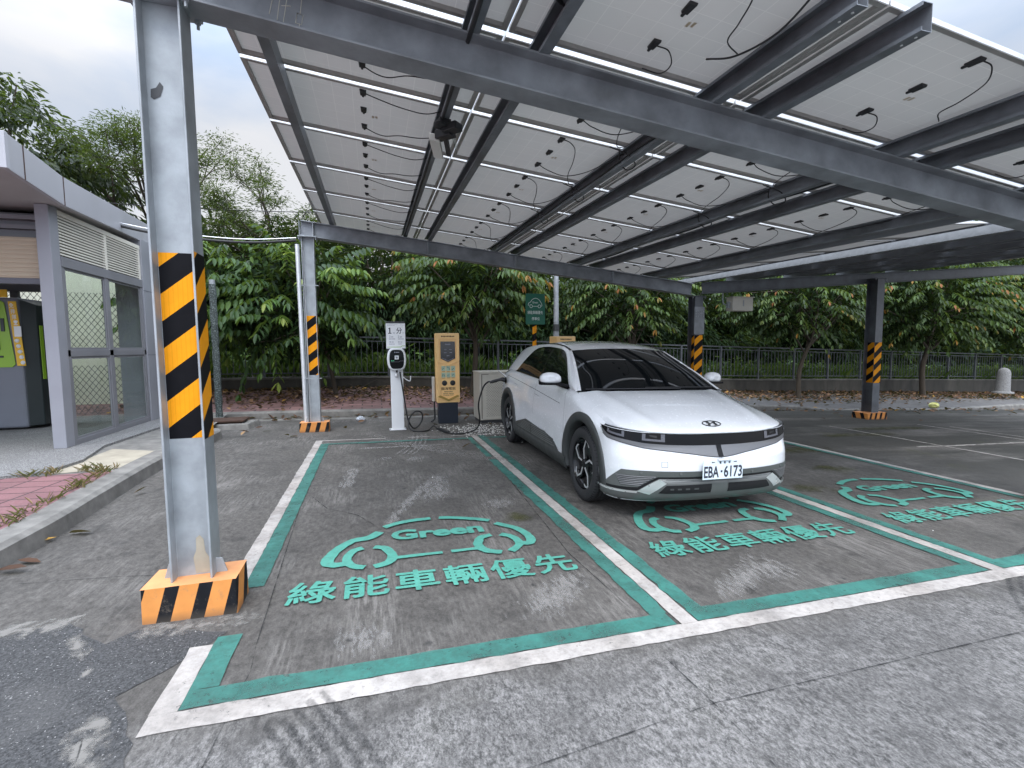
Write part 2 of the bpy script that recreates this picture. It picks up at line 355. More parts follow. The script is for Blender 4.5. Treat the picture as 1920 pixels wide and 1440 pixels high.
MT['tuft'] = leaf_mat("dry_tuft_blade", [(0, (.08, .1, .03)), (.6, (.24, .19, .09)), (1, (.34, .22, .13))], .3)
# ------------------------------------------------------------------ mesh helpers
class MB:
    """collects shapes, builds ONE mesh object"""
    def __init__(s): s.v = []; s.f = []; s.mi = []; s.sm = []
    def add(s, vs, fs, mi=0, smooth=False):
        o = len(s.v); s.v += [tuple(p) for p in vs]
        for f in fs: s.f.append(tuple(o + i for i in f)); s.mi.append(mi); s.sm.append(smooth)
        return s
    def box(s, x0, x1, y0, y1, z0, z1, mi=0):
        return s.hexa([(x0, y0, z0), (x1, y0, z0), (x1, y1, z0), (x0, y1, z0), (x0, y0, z1), (x1, y0, z1), (x1, y1, z1), (x0, y1, z1)], mi)
    def hexa(s, p, mi=0):
        return s.add(p, [(0, 3, 2, 1), (4, 5, 6, 7), (0, 1, 5, 4), (1, 2, 6, 5), (2, 3, 7, 6), (3, 0, 4, 7)], mi)
    def obox(s, c, ax, ay, az, hx, hy, hz, mi=0):
        c = Vector(c); ax = Vector(ax).normalized() * hx; ay = Vector(ay).normalized() * hy; az = Vector(az).normalized() * hz
        return s.hexa([c + ax * i + ay * j + az * k for k in (-1, 1) for (i, j) in ((-1, -1), (1, -1), (1, 1), (-1, 1))], mi)
    def sweep(s, prof, P, Q, ax, ay, mi=0, caps=True):
        """closed 2-D profile swept straight from P to Q; ax, ay are the profile axes"""
        P = Vector(P); Q = Vector(Q); ax = Vector(ax); ay = Vector(ay); n = len(prof)
        vs = [P + ax * a + ay * b for a, b in prof] + [Q + ax * a + ay * b for a, b in prof]
        fs = [(i, (i + 1) % n, n + (i + 1) % n, n + i) for i in range(n)]
        if caps: fs += [tuple(range(n - 1, -1, -1)), tuple(range(n, 2 * n))]
        return s.add(vs, fs, mi)
    def prism(s, poly, d, mi=0):
        """planar polygon (3-D points) extruded by vector d"""
        n = len(poly); d = Vector(d); vs = [Vector(p) for p in poly] + [Vector(p) + d for p in poly]
        return s.add(vs, [(i, (i + 1) % n, n + (i + 1) % n, n + i) for i in range(n)] + [tuple(range(n - 1, -1, -1)), tuple(range(n, 2 * n))], mi)
    def tube(s, path, r, n=8, mi=0, caps=True):
        path = [Vector(p) for p in path]; m = len(path); rr = r if isinstance(r, (list, tuple)) else [r] * m
        up = None; vs = []
        for i, p in enumerate(path):
            t = (path[min(i + 1, m - 1)] - path[max(i - 1, 0)]).normalized()
            if up is None: up = Vector((0, 0, 1)) if abs(t.z) < .9 else Vector((1, 0, 0))
            a = t.cross(up).normalized(); b = a.cross(t).normalized(); up = b
            vs += [p + (a * cos(2 * pi * k / n) + b * sin(2 * pi * k / n)) * rr[i] for k in range(n)]
        fs = [(i * n + k, i * n + (k + 1) % n, (i + 1) * n + (k + 1) % n, (i + 1) * n + k) for i in range(m - 1) for k in range(n)]
        s.add(vs, fs, mi, True)
        if caps: s.add(vs[:n], [tuple(range(n))], mi); s.add(vs[-n:], [tuple(range(n - 1, -1, -1))], mi)
        return s
    def grid(s, rows, mi=0, smooth=True, closed=False):
        nu = len(rows); nv = len(rows[0]); vs = [p for r in rows for p in r]
        fs = [(i * nv + j, i * nv + (j + 1) % nv, (i + 1) * nv + (j + 1) % nv, (i + 1) * nv + j) for i in range(nu - 1) for j in range(nv if closed else nv - 1)]
        return s.add(vs, fs, mi, smooth)
    def lathe(s, prof, n=32, axis='Z', c=(0, 0, 0), mi=0, smooth=True):
        c = Vector(c); rows = []
        for r, h in prof:
            row = []
            for k in range(n):
                a = 2 * pi * k / n
                p = {'Z': (r * cos(a), r * sin(a), h), 'Y': (r * cos(a), h, r * sin(a)), 'X': (h, r * cos(a), r * sin(a))}[axis]
                row.append(c + Vector(p))
            rows.append(row)
        return s.grid(rows, mi, smooth, True)
    def ball(s, c, rx, ry, rz, n=12, m=8, mi=0):
        return s.grid([[(c[0] + rx * sin(pi * i / m) * cos(2 * pi * k / n), c[1] + ry * sin(pi * i / m) * sin(2 * pi * k / n), c[2] + rz * cos(pi * i / m)) for k in range(n)] for i in range(m + 1)], mi, True, True)
    def build(s, name, mats, parent=None, bevel=0., solid=None, wn=False, seg=2):
        me = bpy.data.meshes.new(name); me.from_pydata([tuple(p) for p in s.v], [], s.f)
        mats = mats if isinstance(mats, (list, tuple)) else [mats]
        for m in mats: me.materials.append(MT[m] if isinstance(m, str) else m)
        me.polygons.foreach_set("material_index", s.mi); me.polygons.foreach_set("use_smooth", s.sm)
        me.update()
        o = bpy.data.objects.new(name, me); COL.objects.link(o)
        if parent: o.parent = parent
        if solid:
            md = o.modifiers.new("solid", 'SOLIDIFY'); md.thickness = solid[0]; md.offset = solid[1]
        if bevel > 0:
            md = o.modifiers.new("bevel", 'BEVEL'); md.width = bevel; md.segments = seg; md.limit_method = 'ANGLE'; md.angle_limit = radians(40)
            md.harden_normals = False
        return o
def tag(o, label=None, cat=None, group=None, kind=None):
    if label: o['label'] = label
    if cat: o['category'] = cat
    if group: o['group'] = group
    if kind: o['kind'] = kind
    return o
def thing(name, label, cat, loc=(0, 0, 0), rot=(0, 0, 0), group=None):
    o = bpy.data.objects.new(name, None); COL.objects.link(o); o.empty_display_size = .1
    o.location = loc; o.rotation_euler = rot
    return tag(o, label, cat, group)
def copy_tree(o, parent=None):
    c = o.copy(); COL.objects.link(c)
    if parent: c.parent = parent
    for ch in list(o.children): copy_tree(ch, c)
    return c
def struct(mb, name, mat, **kw): return tag(mb.build(name, mat, **kw), kind='structure')
def lerp(a, b, t): return a + (b - a) * t
def ip(x, xs, ys): return float(np.interp(x, xs, ys))
def catmull(pts, n=8):
    P = [Vector(p) for p in pts]; P = [P[0] * 2 - P[1]] + P + [P[-1] * 2 - P[-2]]; o = []
    for i in range(1, len(P) - 2):
        for k in range(n):
            t = k / n
            o.append(.5 * (2 * P[i] + (P[i + 1] - P[i - 1]) * t + (2 * P[i - 1] - 5 * P[i] + 4 * P[i + 1] - P[i + 2]) * t * t + (3 * P[i] - P[i - 1] - 3 * P[i + 1] + P[i + 2]) * t ** 3))
    return o + [P[-2]]
_tc = {}
def text_mesh(body, bold=0., res=3):
    """lettering from the built-in font as flat (verts, faces, width, height); bold > 0 thickens and rounds the strokes like a stencil"""
    key = (body, bold)
    if key in _tc: return _tc[key]
    cu = bpy.data.curves.new("t", 'FONT'); cu.body = body; cu.size = 1; cu.resolution_u = res; cu.fill_mode = 'FRONT'
    o = bpy.data.objects.new("t", cu); COL.objects.link(o); bpy.context.view_layer.update()
    dg = bpy.context.evaluated_depsgraph_get(); me = bpy.data.meshes.new_from_object(o.evaluated_get(dg))
    vs = np.array([v.co[:2] for v in me.vertices]); fs = [tuple(p.vertices) for p in me.polygons]
    bpy.data.objects.remove(o); bpy.data.meshes.remove(me); bpy.data.curves.remove(cu)
    if bold > 0:
        cnt = {}
        for f in fs:
            for i in range(len(f)):
                a = vs[f[i]]; b = vs[f[(i + 1) % len(f)]]; k = tuple(sorted((tuple(np.round(a, 5)), tuple(np.round(b, 5))))); cnt[k] = cnt.get(k, 0) + 1
        E = np.array([k for k, c in cnt.items() if c == 1]); st = .018; mn = vs.min(0) - bold - 2 * st; mx_ = vs.max(0) + bold + 2 * st
        gx = np.arange(mn[0], mx_[0] + st, st); gy = np.arange(mn[1], mx_[1] + st, st); X, Y = np.meshgrid(gx, gy, indexing='ij'); Q = np.stack([X, Y], -1).reshape(-1, 2)
        d = np.full(len(Q), 9.)
        for a, b in E:
            ab = b - a; t = np.clip(((Q - a) @ ab) / max(1e-12, ab @ ab), 0, 1); d = np.minimum(d, np.hypot(*(Q - a - t[:, None] * ab).T))
        ins = np.zeros(len(Q), bool)
        for f in fs:
            for i in range(1, len(f) - 1):
                A, B, C_ = vs[f[0]], vs[f[i]], vs[f[i + 1]]; cr = lambda u, v: (v[0] - u[0]) * (Q[:, 1] - u[1]) - (v[1] - u[1]) * (Q[:, 0] - u[0])
                c1, c2, c3 = cr(A, B), cr(B, C_), cr(C_, A); ins |= ((c1 >= 0) & (c2 >= 0) & (c3 >= 0)) | ((c1 <= 0) & (c2 <= 0) & (c3 <= 0))
        f_ = (np.where(ins, -d, d) - bold).reshape(X.shape); V = []; Fc = []
        for i in range(len(gx) - 1):
            for j in range(len(gy) - 1):
                cs = [(i, j), (i + 1, j), (i + 1, j + 1), (i, j + 1)]; vals = [f_[c] for c in cs]
                if min(vals) >= 0: continue
                poly = []
                for q in range(4):
                    p0 = cs[q]; p1 = cs[(q + 1) % 4]; a, b = vals[q], vals[(q + 1) % 4]
                    if a < 0: poly.append((gx[p0[0]], gy[p0[1]]))
                    if (a < 0) != (b < 0):
                        t = a / (a - b); poly.append((lerp(gx[p0[0]], gx[p1[0]], t), lerp(gy[p0[1]], gy[p1[1]], t)))
                if len(poly) > 2: Fc.append(tuple(range(len(V), len(V) + len(poly)))); V += poly
        vs = np.array(V); fs = Fc
    mn = vs.min(0); mxx = vs.max(0); vs = vs - mn; w, h = mxx - mn
    _tc[key] = (vs, fs, float(w), float(h)); return _tc[key]
def put_text(mb, body, fn, w=None, h=None, x=0, y=0, bold=0., align='L', mi=0):
    """writes text into mb: box of width w and height h with lower-left x,y; fn maps (x,y) to a 3-D point"""
    vs, fs, tw, th = text_mesh(body, bold)
    if h is None: sx = sy = w / tw
    elif w is None: sx = sy = h / th
    else: sx, sy = w / tw, h / th
    ox = x - (tw * sx / 2 if align == 'C' else 0)
    return mb.add([fn(ox + a * sx, y + b * sy) for a, b in vs], fs, mi)
def stroke(pts, w, jit=0.):
    """flat ribbon polygon outline round a 2-D polyline -> (verts2d, faces)"""
    P = [Vector((p[0], p[1])) for p in pts]; n = len(P); vs = []
    for i in range(n):
        t = (P[min(i + 1, n - 1)] - P[max(i - 1, 0)]).normalized(); nn = Vector((-t.y, t.x))
        k = 1.0
        if 0 < i < n - 1:
            t1 = (P[i] - P[i - 1]).normalized(); k = 1 / max(.5, abs(Vector((-t1.y, t1.x)).dot(nn)))
        ww = w[i] if isinstance(w, (list, tuple)) else w
        a = random.uniform(-jit, jit) * (1 if random.random() > .06 else 3); b = random.uniform(-jit, jit) * (1 if random.random() > .06 else 3)
        vs += [P[i] + nn * (ww / 2 * k + a), P[i] - nn * (ww / 2 * k + b)]
    return vs, [(2 * i, 2 * i + 1, 2 * i + 3, 2 * i + 2) for i in range(n - 1)]

# ------------------------------------------------------------------ ground
def gz(x):
    x = max(-8., min(26., x)); return -.0191 * x - .02 * max(0., x - 7)
xs = [-70, -30, -15, -8, -4, 0, 4, 7, 10, 14, 18, 22, 26, 40, 90]
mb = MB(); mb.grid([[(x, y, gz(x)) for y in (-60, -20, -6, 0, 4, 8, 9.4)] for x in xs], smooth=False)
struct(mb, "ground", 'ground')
def G3(x, y, h=0.): return (x, y, gz(x) + h)

def strip(mb, pts, w, h, jit=.0035, step=.06, mi=0):
    """painted strip following a polyline on the ground, with slightly uneven edges"""
    P = [Vector((p[0], p[1])) for p in pts]; dense = []
    for a, b in zip(P, P[1:]):
        n = max(1, int((b - a).length / step)); dense += [a.lerp(b, i / n) for i in range(n)]
    dense.append(P[-1]); vs, fs = stroke(dense, w, jit); mb.add([G3(v[0], v[1], h) for v in vs], fs, mi)
def quadstrip(mb, x0, x1, y0, y1, h, jit=.0035, step=.06, mi=0, vert=None):
    if (y1 - y0) > (x1 - x0): strip(mb, [((x0 + x1) / 2, y0), ((x0 + x1) / 2, y1)], x1 - x0, h, jit, step, mi)
    else: strip(mb, [(x0, (y0 + y1) / 2), (x1, (y0 + y1) / 2)], y1 - y0, h, jit, step, mi)

# bay lines: dividers at 0, 2.485, 4.925, 7.365; front line at y = 0, back line at y = 5.95
LW = .1; BAYX = [.05, 2.485, 4.925, 7.365]; D = 5.95
wl = MB()
quadstrip(wl, 0, 14, 0, .108, .006)
for i, x in enumerate(BAYX):
    if i == 0:
        quadstrip(wl, 0, .097, .108, .56, .006); quadstrip(wl, 0, .097, 1.16, D, .006)
    else: quadstrip(wl, x - LW / 2, x + LW / 2, .108, D, .006)
quadstrip(wl, 0, 1.05, D - .05, D, .0065); quadstrip(wl, 1.4, 1.75, D - .045, D - .01, .0065); quadstrip(wl, 2.1, 7.4, D - .05, D, .0065)
struct(wl, "white_parking_line", 'white_line')
gl = MB()
GW = .115
for i in range(3):
    a = BAYX[i] + LW / 2 + (.0 if i else -.003); b = BAYX[i + 1] - LW / 2
    quadstrip(gl, a + .004, b - .03, .112, .112 + GW, .0075)
    if i == 0: quadstrip(gl, a + .004, a + GW, .112 + GW, .62, .0075); quadstrip(gl, a + .004, a + GW, 1.13, D - .42, .0075); quadstrip(gl, a + .004, a + GW, D - .42, D - .3, .0075)
    else: quadstrip(gl, a + .01, a + GW, .112 + GW, D - .1, .0075, .007)
    if i == 0: quadstrip(gl, b - GW, b - .012, .112 + GW, 4.1, .0075, .008); quadstrip(gl, b - GW + .01, b - .03, 4.25, D - .25, .0075, .008)
    else: quadstrip(gl, b - GW, b - .012, .112 + GW, D - .1, .0075, .007)
    quadstrip(gl, a + .05, b - .02, D - .36, D - .27, .008, .008)
quadstrip(gl, BAYX[3] + .06, 13.9, .112, .112 + GW, .0075)
struct(gl, "green_parking_line", 'green_line')

PICT = [([(.9, 1.837), (.825, 1.741), (.708, 1.707), (.625, 1.605), (.57, 1.478), (.55, 1.37), (.582, 1.318), (.633, 1.309), (.68, 1.311)], [.075, .085, .07, .075, .08, .085, .075, .07, .06]),
        ([(.78, 1.55), (.72, 1.519), (.681, 1.436), (.681, 1.34), (.724, 1.261), (.795, 1.225)], .062),
        ([(.857, 1.549), (.929, 1.511), (.973, 1.409), (.978, 1.32), (.94, 1.255), (.856, 1.222)], [.055, .062, .068, .072, .068, .06]),
        ([(.984, 1.326), (1.326, 1.33)], .042), ([(1.389, 1.332), (1.605, 1.333)], .042),
        ([(1.737, 1.556), (1.655, 1.532), (1.606, 1.437), (1.604, 1.339), (1.651, 1.268), (1.738, 1.226)], [.055, .062, .068, .072, .068, .06]),
        ([(1.811, 1.552), (1.88, 1.488), (1.906, 1.398), (1.893, 1.317), (1.805, 1.225)], .062),
        ([(1.9, 1.345), (1.975, 1.335), (2.012, 1.39), (2.01, 1.507), (1.958, 1.65), (1.831, 1.795)], [.06, .07, .07, .068, .068, .06]),
        ([(.936, 1.925), (1.046, 1.991), (1.169, 2.029), (1.321, 2.041)], .062),
        ([(1.393, 2.04), (1.539, 1.999), (1.692, 1.93), (1.796, 1.866)], .062)]
def bay_mark(dx, dy):
    m = MB(); h = .011
    for pts, w in PICT:
        cp = [tuple(v)[:2] for v in catmull([(*p, 0) for p in pts], 4)]
        if isinstance(w, list):
            ww = [float(np.interp(i / 4, range(len(w)), w)) for i in range(len(cp))]
        else: ww = w
        vs, fs = stroke(cp, ww, .003); m.add([G3(v[0] + dx, v[1] + dy, h) for v in vs], fs); h += .0002
    put_text(m, "Green", lambda x, y: G3(x + dx, y + dy, .0125), .72, .2, .985, 1.63, .042)
    for i, ch in enumerate("綠能車輛優先"):
        put_text(m, ch, lambda x, y: G3(x + dx, y + dy, .0125), .272, .272, .368 + i * .306, .83, .018)
    return m
for nm, dx, dy in (("green_vehicle_marking", 0, 0), ("green_vehicle_marking", 2.44, 0.01), ("green_vehicle_marking", 4.86, .06)):
    struct(bay_mark(dx, dy), nm, 'green_text')

# asphalt patch outside the bay, cement smears, joints, tyre marks
am = MB(); poly = [(-3.2, -1.6), (.03, -1.2), (.06, -.3), (.0, -.03), (-.18, .27), (.02, .5), (.14, .66), (-.1, .74), (-.3, .80), (-.42, .70), (-.68, .98), (-.93, .9), (-1.35, 1.02), (-3.2, .9)]
dense = []
for a, b in zip(poly, poly[1:] + poly[:1]):
    n = max(2, int(math.dist(a, b) / .06)); dense += [(lerp(a[0], b[0], i / n) + random.uniform(-.014, .014), lerp(a[1], b[1], i / n) + random.uniform(-.014, .014)) for i in range(n)]
c0 = (-.8, -.3); am.add([G3(*c0, .003)] + [G3(x, y, .003) for x, y in dense], [(0, i + 1, (i + 1) % len(dense) + 1) for i in range(len(dense))])
struct(am, "asphalt_patch", 'asphalt')
class Soft:
    """ground stains: ribbons whose edges fade out (attribute 'fall')"""
    def __init__(s): s.m = MB(); s.fall = []
    def ribbon(s, pts, w, h, step=.05):
        P = [Vector((p[0], p[1])) for p in pts]; dn = []
        for a, b in zip(P, P[1:]):
            n = max(1, int((b - a).length / step)); dn += [a.lerp(b, i / n) for i in range(n)]
        dn.append(P[-1]); n = len(dn); L_ = max(1e-6, sum((b - a).length for a, b in zip(dn, dn[1:]))); rows = []; d = 0
        for i, p in enumerate(dn):
            if i: d += (p - dn[i - 1]).length
            t = (dn[min(i + 1, n - 1)] - dn[max(i - 1, 0)]).normalized(); nn = Vector((-t.y, t.x)); e = min(1, d / min(.5 * L_, max(w, .02)), (L_ - d) / min(.5 * L_, max(w, .02)))
            rows.append([G3(p.x + nn.x * w / 2 * k, p.y + nn.y * w / 2 * k, h) for k in (-1, -.5, 0, .5, 1)]); s.fall += [0, .75 * e, e, .75 * e, 0]
        s.m.grid(rows, smooth=False)
    def build(s, name, mat):
        o = struct(s.m, name, mat); at = o.data.attributes.new("fall", 'FLOAT', 'POINT'); at.data.foreach_set("value", np.array(s.fall, np.float32)); return o
cm = Soft()
for pts, w in (([(-1.6, .99), (-1.1, .92), (-.7, .96), (-.5, .72)], .34), ([(-1.3, .8), (-.85, .72)], .2), ([(-.64, .9), (-.4, .52)], .14), ([(-.5, .62), (-.2, .78), (.15, .76), (.42, .9)], .26), ([(-.25, .36), (-.18, .05), (-.03, -.25), (.03, -.75)], .26), ([(-.6, -.05), (-.2, -.3)], .2), ([(-.44, .48), (-.32, .5)], .16), ([(-1.3, .2), (-1.0, .1)], .14), ([(-.9, -.3), (-.4, -.42)], .18)):
    cm.ribbon(pts, w, .0045 + .0001 * len(cm.fall) / 100)
cm.build("cement_smear", 'cement')
jm = Soft()
for pts in ([(.148, 3.85), (.2, 2.9), (.3, .5), (.319, .3), (.28, -.205), (.27, -1.4)], [(-.4, -.56), (1.386, -.512), (2.21, -.424), (4.147, -.423), (9, -.3)], [(2.176, -.02), (2.205, -.424), (2.209, -.741), (2.25, -1.6)],
            [(.26, 3.0), (.45, 2.55), (.72, 2.3), (.894, 1.953)], [(2.36, 5.5), (2.34, 3.4), (2.2, 1.1), (2.25, .25)], [(-1.3, 1.55), (-.7, 1.5), (-.4, 1.45)], [(4.7, 5.5), (4.72, .3)], [(-.2, .1), (-.08, -.3), (.0, -.7)], [(-1.5, 6.2), (2.4, 6.3), (7.2, 6.2)]):
    jm.ribbon(pts, .012, .0052 + .00001 * len(jm.fall) / 100, .08)
jm.build("expansion_joint", 'joint')
tm = Soft()
def tread(c, r, a0, a1, ribs, w, gap, h, m):
    for k in range(ribs):
        rr = r + k * (w + gap); n = 26
        m.ribbon([(c[0] + rr * cos(lerp(a0, a1, i / n)), c[1] + rr * sin(lerp(a0, a1, i / n))) for i in range(n + 1)], w, h + .0001 * k, .1)
tread((6.2, -2.4), 2.6, 1.3, 2.4, 4, .05, .006, .0056, tm); tread((7.4, -1.8), 2.3, 1.2, 2.6, 5, .045, .006, .0062, tm)
tread((-1.2, -1.2), 2.0, .1, .62, 5, .05, .008, .0068, tm)
tm.build("tyre_tread_mark", 'tread')
sm = Soft()
tread((-2.5, 6.3), 4.0, -.42, -.02, 4, .06, .012, .0053, sm); tread((3.9, 7.2), 3.1, 3.4, 4.35, 3, .06, .02, .0058, sm); tread((4.6, 6.8), 3.4, 3.5, 4.2, 4, .045, .015, .0062, sm)
rr = random.Random(31)
for x, y, l, w, a in ((1.35, 4.4, .7, .34, .3), (1.0, 4.5, .5, .3, .1), (1.5, 3.0, 1.5, .45, 1.4), (2.0, 2.3, .9, .45, .5), (1.9, .6, 1.2, .45, .7), (3.4, .55, .9, .6, .9), (3.1, .45, 1.0, .35, .5), (.8, .42, .6, .45, 1.5), (5.4, 3.3, 1.0, .7, .2), (1.3, 5.2, 1.6, .2, .02), (1.2, 2.6, 1.6, .2, 1.2), (.6, 3.6, 1.2, .25, 1.5)):
    sm.ribbon([(x - l / 2 * cos(a), y - l / 2 * sin(a)), (x, y + rr.uniform(-.03, .03)), (x + l / 2 * cos(a), y + l / 2 * sin(a))], w, .0046 + .00004 * len(sm.fall) / 100)
sm.build("tyre_scuff_mark", 'scuff')
mm_ = Soft()
for x, y, l, w in ((5.35, 1.95, .8, .5), (2.05, 1.9, .6, .35), (2.45, 5.6, .8, .3), (7.0, 3.6, 1.8, .6), (6.4, 2.6, .9, .4), (5.3, 5.0, 1.6, .6), (9.5, 4.6, 2.2, .4), (11, 5.2, 2.5, .4)): mm_.ribbon([(x - l / 2, y), (x, y + .03), (x + l / 2, y)], w, .0044 + .00003 * len(mm_.fall) / 30)
mm_.build("moss_stain", 'moss')
# faded lines of the bays on the right
fm = MB()
for pts in ([(9.3, 3.53), (10.1, 3.51), (11.95, 3.556), (14, 3.6)], [(12.87, 5.27), (12.8, 3.99), (12.75, 2.6)], [(9.9, 5.6), (9.8, .4)], [(12.4, 5.6), (12.3, .4)]): strip(fm, pts, .05, .006, .01)
struct(fm, "faded_parking_line", 'white_line')

# ------------------------------------------------------------------ kerbs and pavements
def wallbot(x): return ip(x, [-8, -3.3, .9, 13.8, 19, 26.6, 60], [.42, .40, .37, -.2, -.38, -.68, -1.3])
def kerb_h(x): return ip(x, [-30, 9.6, 11.8, 12.8, 17.0, 20.5, 60], [.15, .15, .12, .025, .02, .16, .15])
def kerb_y(x): return ip(x, [-30, 0, 10.7, 30], [8.68, 8.62, 8.15, 7.9])
kx = [-12] + [-1.5 + .25 * i for i in range(170)]
rows = []
for x in kx:
    z = gz(x); h = kerb_h(x); y = kerb_y(x)
    rows.append([(x, y - .01, z - .05), (x, y, z + h - .03), (x, y + .025, z + h), (x, y + .16, z + h), (x, y + .165, z + h - .004)])
mb = MB(); mb.grid(rows, smooth=False); struct(mb, "kerb", 'concrete_kerb')
rows = []
for x in kx:
    z0 = gz(x) + kerb_h(x) - .006; rows.append([(x, lerp(kerb_y(x) + .16, 11.55, t), lerp(z0, wallbot(x), t ** 1.15)) for t in (0, .15, .3, .5, .75, 1)])
cut = next(i for i, x in enumerate(kx) if x > 6.2)
mb = MB(); mb.grid(rows[:cut + 1], smooth=False); struct(mb, "pavement", 'pavers_back')
mb = MB(); mb.grid(rows[cut:], smooth=False); struct(mb, "pavement", 'path')
mb = MB(); mb.grid([[(x, 11.5, wallbot(x) + .25), (x, 16, wallbot(x) + .45), (x, 30, wallbot(x) + .6), (x, 90, wallbot(x) + .8)] for x in (-60, -20, -3, 10, 20, 40, 90)], smooth=False); struct(mb, "terrain", 'dirt')
# gutter channel in front of the back kerb
mb = MB(); strip(mb, [(-1.4, 8.45), (6.6, 8.2)], .26, .004, .01); struct(mb, "drain_channel", 'concrete_kerb')
# left kerb, paving slabs, channel and aggregate platform
lk = [(-1.30, -8), (-1.36, -2), (-1.45, .6), (-1.47, 1.8), (-1.47, 2.5), (-1.51, 3.2), (-1.56, 4.6), (-1.5, 5.6), (-1.46, 6.4), (-1.5, 6.7)]
lk = [tuple(v)[:2] for v in catmull([(*p, 0) for p in lk], 5)]
def rel(pts, d, h):
    o = []
    for i, p in enumerate(pts):
        a = Vector(pts[max(i - 1, 0)]); b = Vector(pts[min(i + 1, len(pts) - 1)]); t = (b - a).normalized()
        q = Vector(p) + Vector((-t.y, t.x)) * d; o.append(G3(q.x, q.y, h))
    return o
mb = MB(); K = [rel(lk, -.015, -.04), rel(lk, .01, .115), rel(lk, .05, .142), rel(lk, .22, .145), rel(lk, .225, .12)]
mb.grid([list(r) for r in zip(*K)], smooth=False); mb.add([k[-1] for k in K], [(0, 1, 2, 3, 4)])
struct(mb, "kerb", 'concrete_kerb')
mb = MB(); mb.add([G3(-1.6, -8, .14), G3(-1.68, 3.95, .14), G3(-2.75, 3.82, .142), G3(-5, 3.6, .142), G3(-9, 3.4, .142), G3(-9, -8, .142)], [(0, 1, 2, 3, 4, 5)]); struct(mb, "paving_slabs", 'pavers_pink')
mb = MB(); mb.add([G3(-1.68, 3.95, .13), G3(-1.76, 5.0, .13), G3(-1.68, 6.7, .13), G3(-1.9, 8.6, .13), G3(-3.2, 8.6, .13), G3(-2.75, 3.82, .13)], [(0, 1, 2, 3, 4, 5)]); struct(mb, "concrete_strip", 'concrete_kerb')
mb = MB(); mb.add([G3(-1.76, 4.1, .135), G3(-1.8, 5.0, .135), G3(-2.35, 5.25, .135), G3(-2.35, 3.95, .135)], [(0, 1, 2, 3)]); struct(mb, "pale_render_patch", 'render_patch')
mb = MB(); pl = [(-2.36, 3.95), (-2.3, 4.5), (-2.5, 5.4), (-2.42, 7.0), (-2.45, 8.9), (-9, 8.9), (-9, 3.5), (-5, 3.62), (-2.75, 3.83)]
n = len(pl); zt = .165
mb.add([(x, y, .21) for x, y in pl] + [(x, y, .05) for x, y in pl], [tuple(range(n))] + [(i, n + i, n + (i + 1) % n, (i + 1) % n) for i in range(n)]); struct(mb, "aggregate_platform", 'aggregate')

# drain box with iron cover at the end of the kerb
t = thing("drain_chamber", "rusty iron cover on a raised concrete drain chamber by the kerb end", "drain cover", (-1.62, 7.85, .03))
m = MB(); m.hexa([(-.45, -.5, -.03), (.38, -.5, -.03), (.46, .1, -.03), (-.45, .3, -.03), (-.42, -.46, .09), (.34, -.46, .09), (.42, .08, .09), (-.42, .28, .09)]); m.build("concrete_surround", 'concrete_kerb', t, .015)
m = MB(); m.box(-.5, .26, -.36, .1, .115, .15); m.box(-.46, .22, -.32, .06, .09, .115); m.build("iron_cover", 'rust', t, .01)
# ------------------------------------------------------------------ steel canopy
def hprof(H, B, tw, tf):
    """I section, H along first axis"""
    h, b, w = H / 2, B / 2, tw / 2
    return [(-h, -b), (-h, b), (-h + tf, b), (-h + tf, w), (h - tf, w), (h - tf, b), (h, b), (h, -b), (h - tf, -b), (h - tf, -w), (-h + tf, -w), (-h + tf, -b)]
def ground_block(parent, w, d, h):
    m = MB(); a, b = w / 2, d / 2
    m.add([(-a, -b, -.06), (a, -b, -.06), (a, b, -.06), (-a, b, -.06), (-a * .985, -b * .98, h - .004), (a * .985, -b * .98, h - .004), (a * .985, b * .98, h - .004), (-a * .985, b * .98, h - .004)], [(0, 1, 5, 4), (1, 2, 6, 5), (2, 3, 7, 6), (3, 0, 4, 7)])
    m.add([(-a * .985, -b * .98, h - .004), (a * .985, -b * .98, h - .004), (a * .985, b * .98, h - .004), (-a * .985, b * .98, h - .004)], [(0, 1, 2, 3)], 1)
    m.build("base_block", ['block', 'block_top'], parent, .012)
